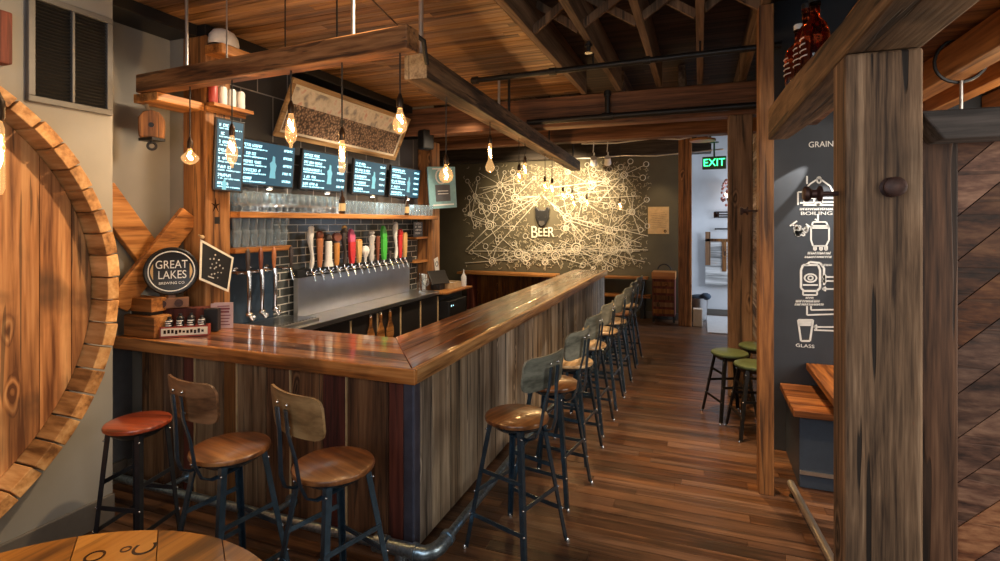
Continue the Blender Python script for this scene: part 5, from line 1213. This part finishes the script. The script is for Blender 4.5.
for i, x in enumerate((-2.0, -1.78)):
    t = thing('track_spot', f'small white spotlight head above the mural, {("left", "right")[i]} of a pair', 'spotlight', (x, 10.3, 3.2))
    x = [-1.93, -1.66][i]
    MB().cyl((x, 10.3, 3.10), (x, 10.3, 3.25), .012).cyl((x - .02, 10.3, 3.25), (x + .02, 10.3, 3.738), .008).build('spot_stem', M['white'], t)
    MB().cyl((x, 10.24, 3.14), (x - .02, 10.38, 3.04), .055, .07, n=16).build('spot_head', M['white'], t, smooth=True)
# passage to the exit
t = thing('exit_sign', 'green lit exit sign hanging in the passage behind the grey aisle post', 'sign', (.25, 10.3, 2.9))
EM = Matrix.Translation((.24, 10.3, 2.965)) @ Matrix.Rotation(R(-8), 4, 'Z')
MB().box((0, 0, 0), (.40, .06, .23)).box((0, 0, .24), (.03, .03, .26)).box((0, 0, .37), (.16, .08, .02)).xf(EM).build('sign_case', M['exit_case'], t, bevel=.01)
MB().text('EXIT', Matrix.Translation((0, -.032, 0)) @ TX, .19, .003, .95).xf(EM).build('sign_letters', M['exit_letters'], t)
struct(MB().span((-.2, 9.6, 3.34), (2.7, 11.7, 3.40)).build('ceiling', M['hall_paint'])) if False else None
t = thing('board_art', 'weathered grey boards mounted on the pale passage wall', 'wall art', (.4, 11.65, .9))
rr = random.Random(31); mb = MB()
for q in range(5): mb.span((.10, 11.62, .62 + q * .19), (.95 - .03 * rr.random(), 11.66, .62 + q * .19 + .18))
mb.build('board', wood('pale_grey_boards', (.2, .2, .2), (.42, .42, .42), (.6, .6, .6), 'x', 11, .06, .8, .3, .25), t, bevel=.003)
MB().span((.10, 11.605, 1.02), (.20, 11.619, 1.7)).span((.42, 11.605, .9), (.50, 11.619, 1.5)).span((.10, 11.605, 1.5), (.95, 11.619, 1.56)).build('cleat', M['clad_brown'], t, bevel=.003)
for i, z in enumerate((2.02, 2.13, 2.25)[:3]):
    t = thing('wall_rail', f'thin dark rail on the pale passage wall, {("lowest", "middle", "topmost")[i]} of three', 'rail', (.4, 11.66, z), group='rails on the passage wall')
    z = (1.76, 2.0, 2.1)[i]
    MB().cyl((.28, 11.64, z), (.95, 11.64, z), .014).build('rail_bar', M['black_iron'], t, smooth=True); MB().cyl((.35, 11.70, z), (.35, 11.64, z), .01).cyl((.9, 11.70, z), (.9, 11.64, z), .01).build('rail_stud', M['black_iron'], t)
t = thing('wall_lantern', 'sparkling jewelled lantern on the pale passage wall beside the grey post', 'lantern', (.52, 11.5, 2.5))
mb = MB(); rr = random.Random(17)
for q in range(40):
    a = rr.random() * 6.3; h = rr.uniform(-.28, .28); r_ = .13 * math.sqrt(max(.05, 1 - (h / .3) ** 2)); mb.sph((.53 + r_ * math.cos(a), 11.45 + r_ * math.sin(a), 2.45 + h), .03, u=6, v=4)
mb.build('bead_cluster', plain('lantern_beads', (.35, .12, .09), .2), t)['kind'] = 'stuff'
MB().sph((.53, 11.45, 2.45), .07).build('lamp_globe', emit('lantern_glow', (1, .75, .55), 5), t, smooth=True)
MB().cyl((.53, 11.45, 2.55), (.53, 11.70, 2.72), .012).build('lantern_arm', M['black_iron'], t)
t = thing('metal_pail', 'galvanised pail with a dark cloth over its rim by the slim post', 'pail', (.0, 11.0, 0))
MB().lathe([(0, .0), (.13, 0), (.17, .42), (.178, .43), (.165, .43), (.125, .02), (0, .02)], (-.02, 11.0, .002), 24).build('pail_body', M['stainless'], t, smooth=True)
MB().sph((-.02, 11.0, .44), .17, (1, .9, .32), u=14, v=8).sph((.10, 10.92, .47), .1, (1, 1, .7), u=12, v=8).build('dark_cloth', plain('blue_cloth', (.03, .05, .08), .9), t, smooth=True)
MB().ring((-.02, 11.0, .43), .16, .006, (0, .9, .4), n=20, arc=(0, 180)).build('pail_handle', M['rod'], t)
o = MB().span((.12, 9.75, .002), (1.4, 11.5, .014)).build('lit_floor_patch', plain('lit_floor_grey', (.42, .41, .41), .95, noise=.12, nscale=40), bevel=.004)  # pale sheet stands in for daylight falling on the passage floor
tag(o, 'pale grey sheet standing in for the daylit floor of the exit passage', 'floor patch')
o = MB().span((-.12, 10.25, .002), (.04, 10.42, .32)).build('stone_block', plain('pale_stone', (.5, .42, .34), .8), bevel=.01)
tag(o, 'small pale block on the floor beside the slim orange-brown post', 'block')

# ------------------------------------------------------------------ lights
def light(kind, loc, energy, color=(1, .75, .5), size=.1, to=None, size_y=None, spot=None, blend=.5):
    ld = bpy.data.lights.new('room_light', kind); ld.energy = energy; ld.color = color
    o = bpy.data.objects.new('room_light', ld); COL.objects.link(o); o.location = loc
    if kind == 'AREA':
        ld.size = size
        if size_y: ld.shape = 'RECTANGLE'; ld.size_y = size_y
    else: ld.shadow_soft_size = size
    if kind == 'SPOT': ld.spot_size = R(spot or 70); ld.spot_blend = blend
    if to is not None:
        d = V(to) - V(loc); o.rotation_euler = d.to_track_quat('-Z', 'Y').to_euler()
    return o
WARM, WARM2, COOL, DAY = (1, .72, .42), (1, .80, .56), (.62, .78, 1), (.85, .92, 1)
light('SPOT', (-1.4, 2.5, 3.38), 230, WARM, .05, (-3.5, 1.0, 1.5), spot=85, blend=.7)           # cask
light('SPOT', (-2.4, 3.6, 3.40), 190, WARM2, .15, (-3.95, 2.6, 1.8), spot=75, blend=.8)           # left end of the bar
light('SPOT', (-2.5, 4.6, 3.40), 260, WARM2, .06, (-3.75, 4.9, 1.3), spot=80, blend=.8)         # taps
light('SPOT', (-2.5, 6.0, 3.40), 230, WARM2, .06, (-3.75, 6.0, 1.3), spot=80, blend=.8)
light('SPOT', (-2.2, 3.4, 3.40), 60, WARM, .06, (-2.6, 2.9, 1.0), spot=70, blend=.8)            # bar top
light('SPOT', (-2.2, 9.7, 3.05), 400, (1, .76, .46), .03, (-2.5, 10.89, 2.2), spot=110, blend=1)         # mural spots
light('SPOT', (-3.2, 9.7, 3.05), 310, (1, .76, .46), .03, (-3.25, 10.89, 2.4), spot=110, blend=1)
light('SPOT', (-.75, 10.2, 3.1), 30, WARM, .04, (-.75, 10.89, 1.9), spot=60, blend=1)            # poster
light('SPOT', (.1, 4.9, 3.30), 380, (1, .62, .30), .05, (-.0, 5.1, 0), spot=75, blend=.9)                # aisle
light('SPOT', (-.2, 3.3, 3.30), 320, (1, .60, .28), .05, (.12, 4.0, 0), spot=48, blend=.9)
light('SPOT', (-1.0, 7.3, 3.38), 160, WARM, .08, (-1.0, 7.3, 0), spot=100, blend=.9)
light('SPOT', (1.14, 4.80, 2.66), 130, (1, .93, .82), .01, (.56, 4.96, 2.10), spot=14, blend=.15)  # added unseen spot, its cone makes the light streak on the chalk wall
light('SPOT', (1.14, 4.72, 2.60), 80, (1, .93, .82), .01, (.76, 4.96, 1.65), spot=30, blend=.3)  # second added spot, broader lit wedge lower on the chalk wall
light('POINT', (1.9, 3.9, 2.2), 14, WARM, .1)  # added unseen lamp, lights the joists of the right-hand room
light('AREA', (-.8, -1.0, 2.3), 38, (.84, .92, 1), 1.8, (-1.2, 3, .8), size_y=1.6)               # daylight of the front windows
light('AREA', (1.3, -1.0, 2.3), 30, (1, .92, .82), 1.2, (.7, 2.1, 1.3), size_y=1.2)                    # added front fill, brightens the big post and the door
light('AREA', (2.66, 2.4, 1.95), 85, (1, .93, .82), 2.2, (.8, 4.4, 1.6), size_y=1.7)                      # window of the right-hand room
light('AREA', (2.4, 10.6, 1.9), 110, (.75, .86, 1), 1.2, (.2, 11.2, 1.2), size_y=1.8)            # daylight of the exit door
wd = bpy.data.worlds.new('World'); SC.world = wd; wd.use_nodes = True
wd.node_tree.nodes['Background'].inputs[0].default_value = (.9, .88, .85, 1); wd.node_tree.nodes['Background'].inputs[1].default_value = .05

# ------------------------------------------------------------------ camera and view
cam = bpy.data.cameras.new('Camera'); co = bpy.data.objects.new('Camera', cam); COL.objects.link(co)
cam.sensor_width = 36; cam.lens = 36 * F_PX / 1000; cam.shift_y = (HOR - 280.5) / 1000
co.location = (0, 0, CAM_Z); co.rotation_euler = (math.pi / 2, 0, YAW); cam.clip_start = .02; SC.camera = co
SC.view_settings.view_transform = 'Standard'; SC.view_settings.look = 'None'; SC.view_settings.gamma = 1; SC.view_settings.use_curve_mapping = False
SC.view_settings.exposure = 0.0
SC.cycles.max_bounces = 8; SC.cycles.use_denoising = True
for o in ROOTS:
    if '_w' in o: del o['_w']
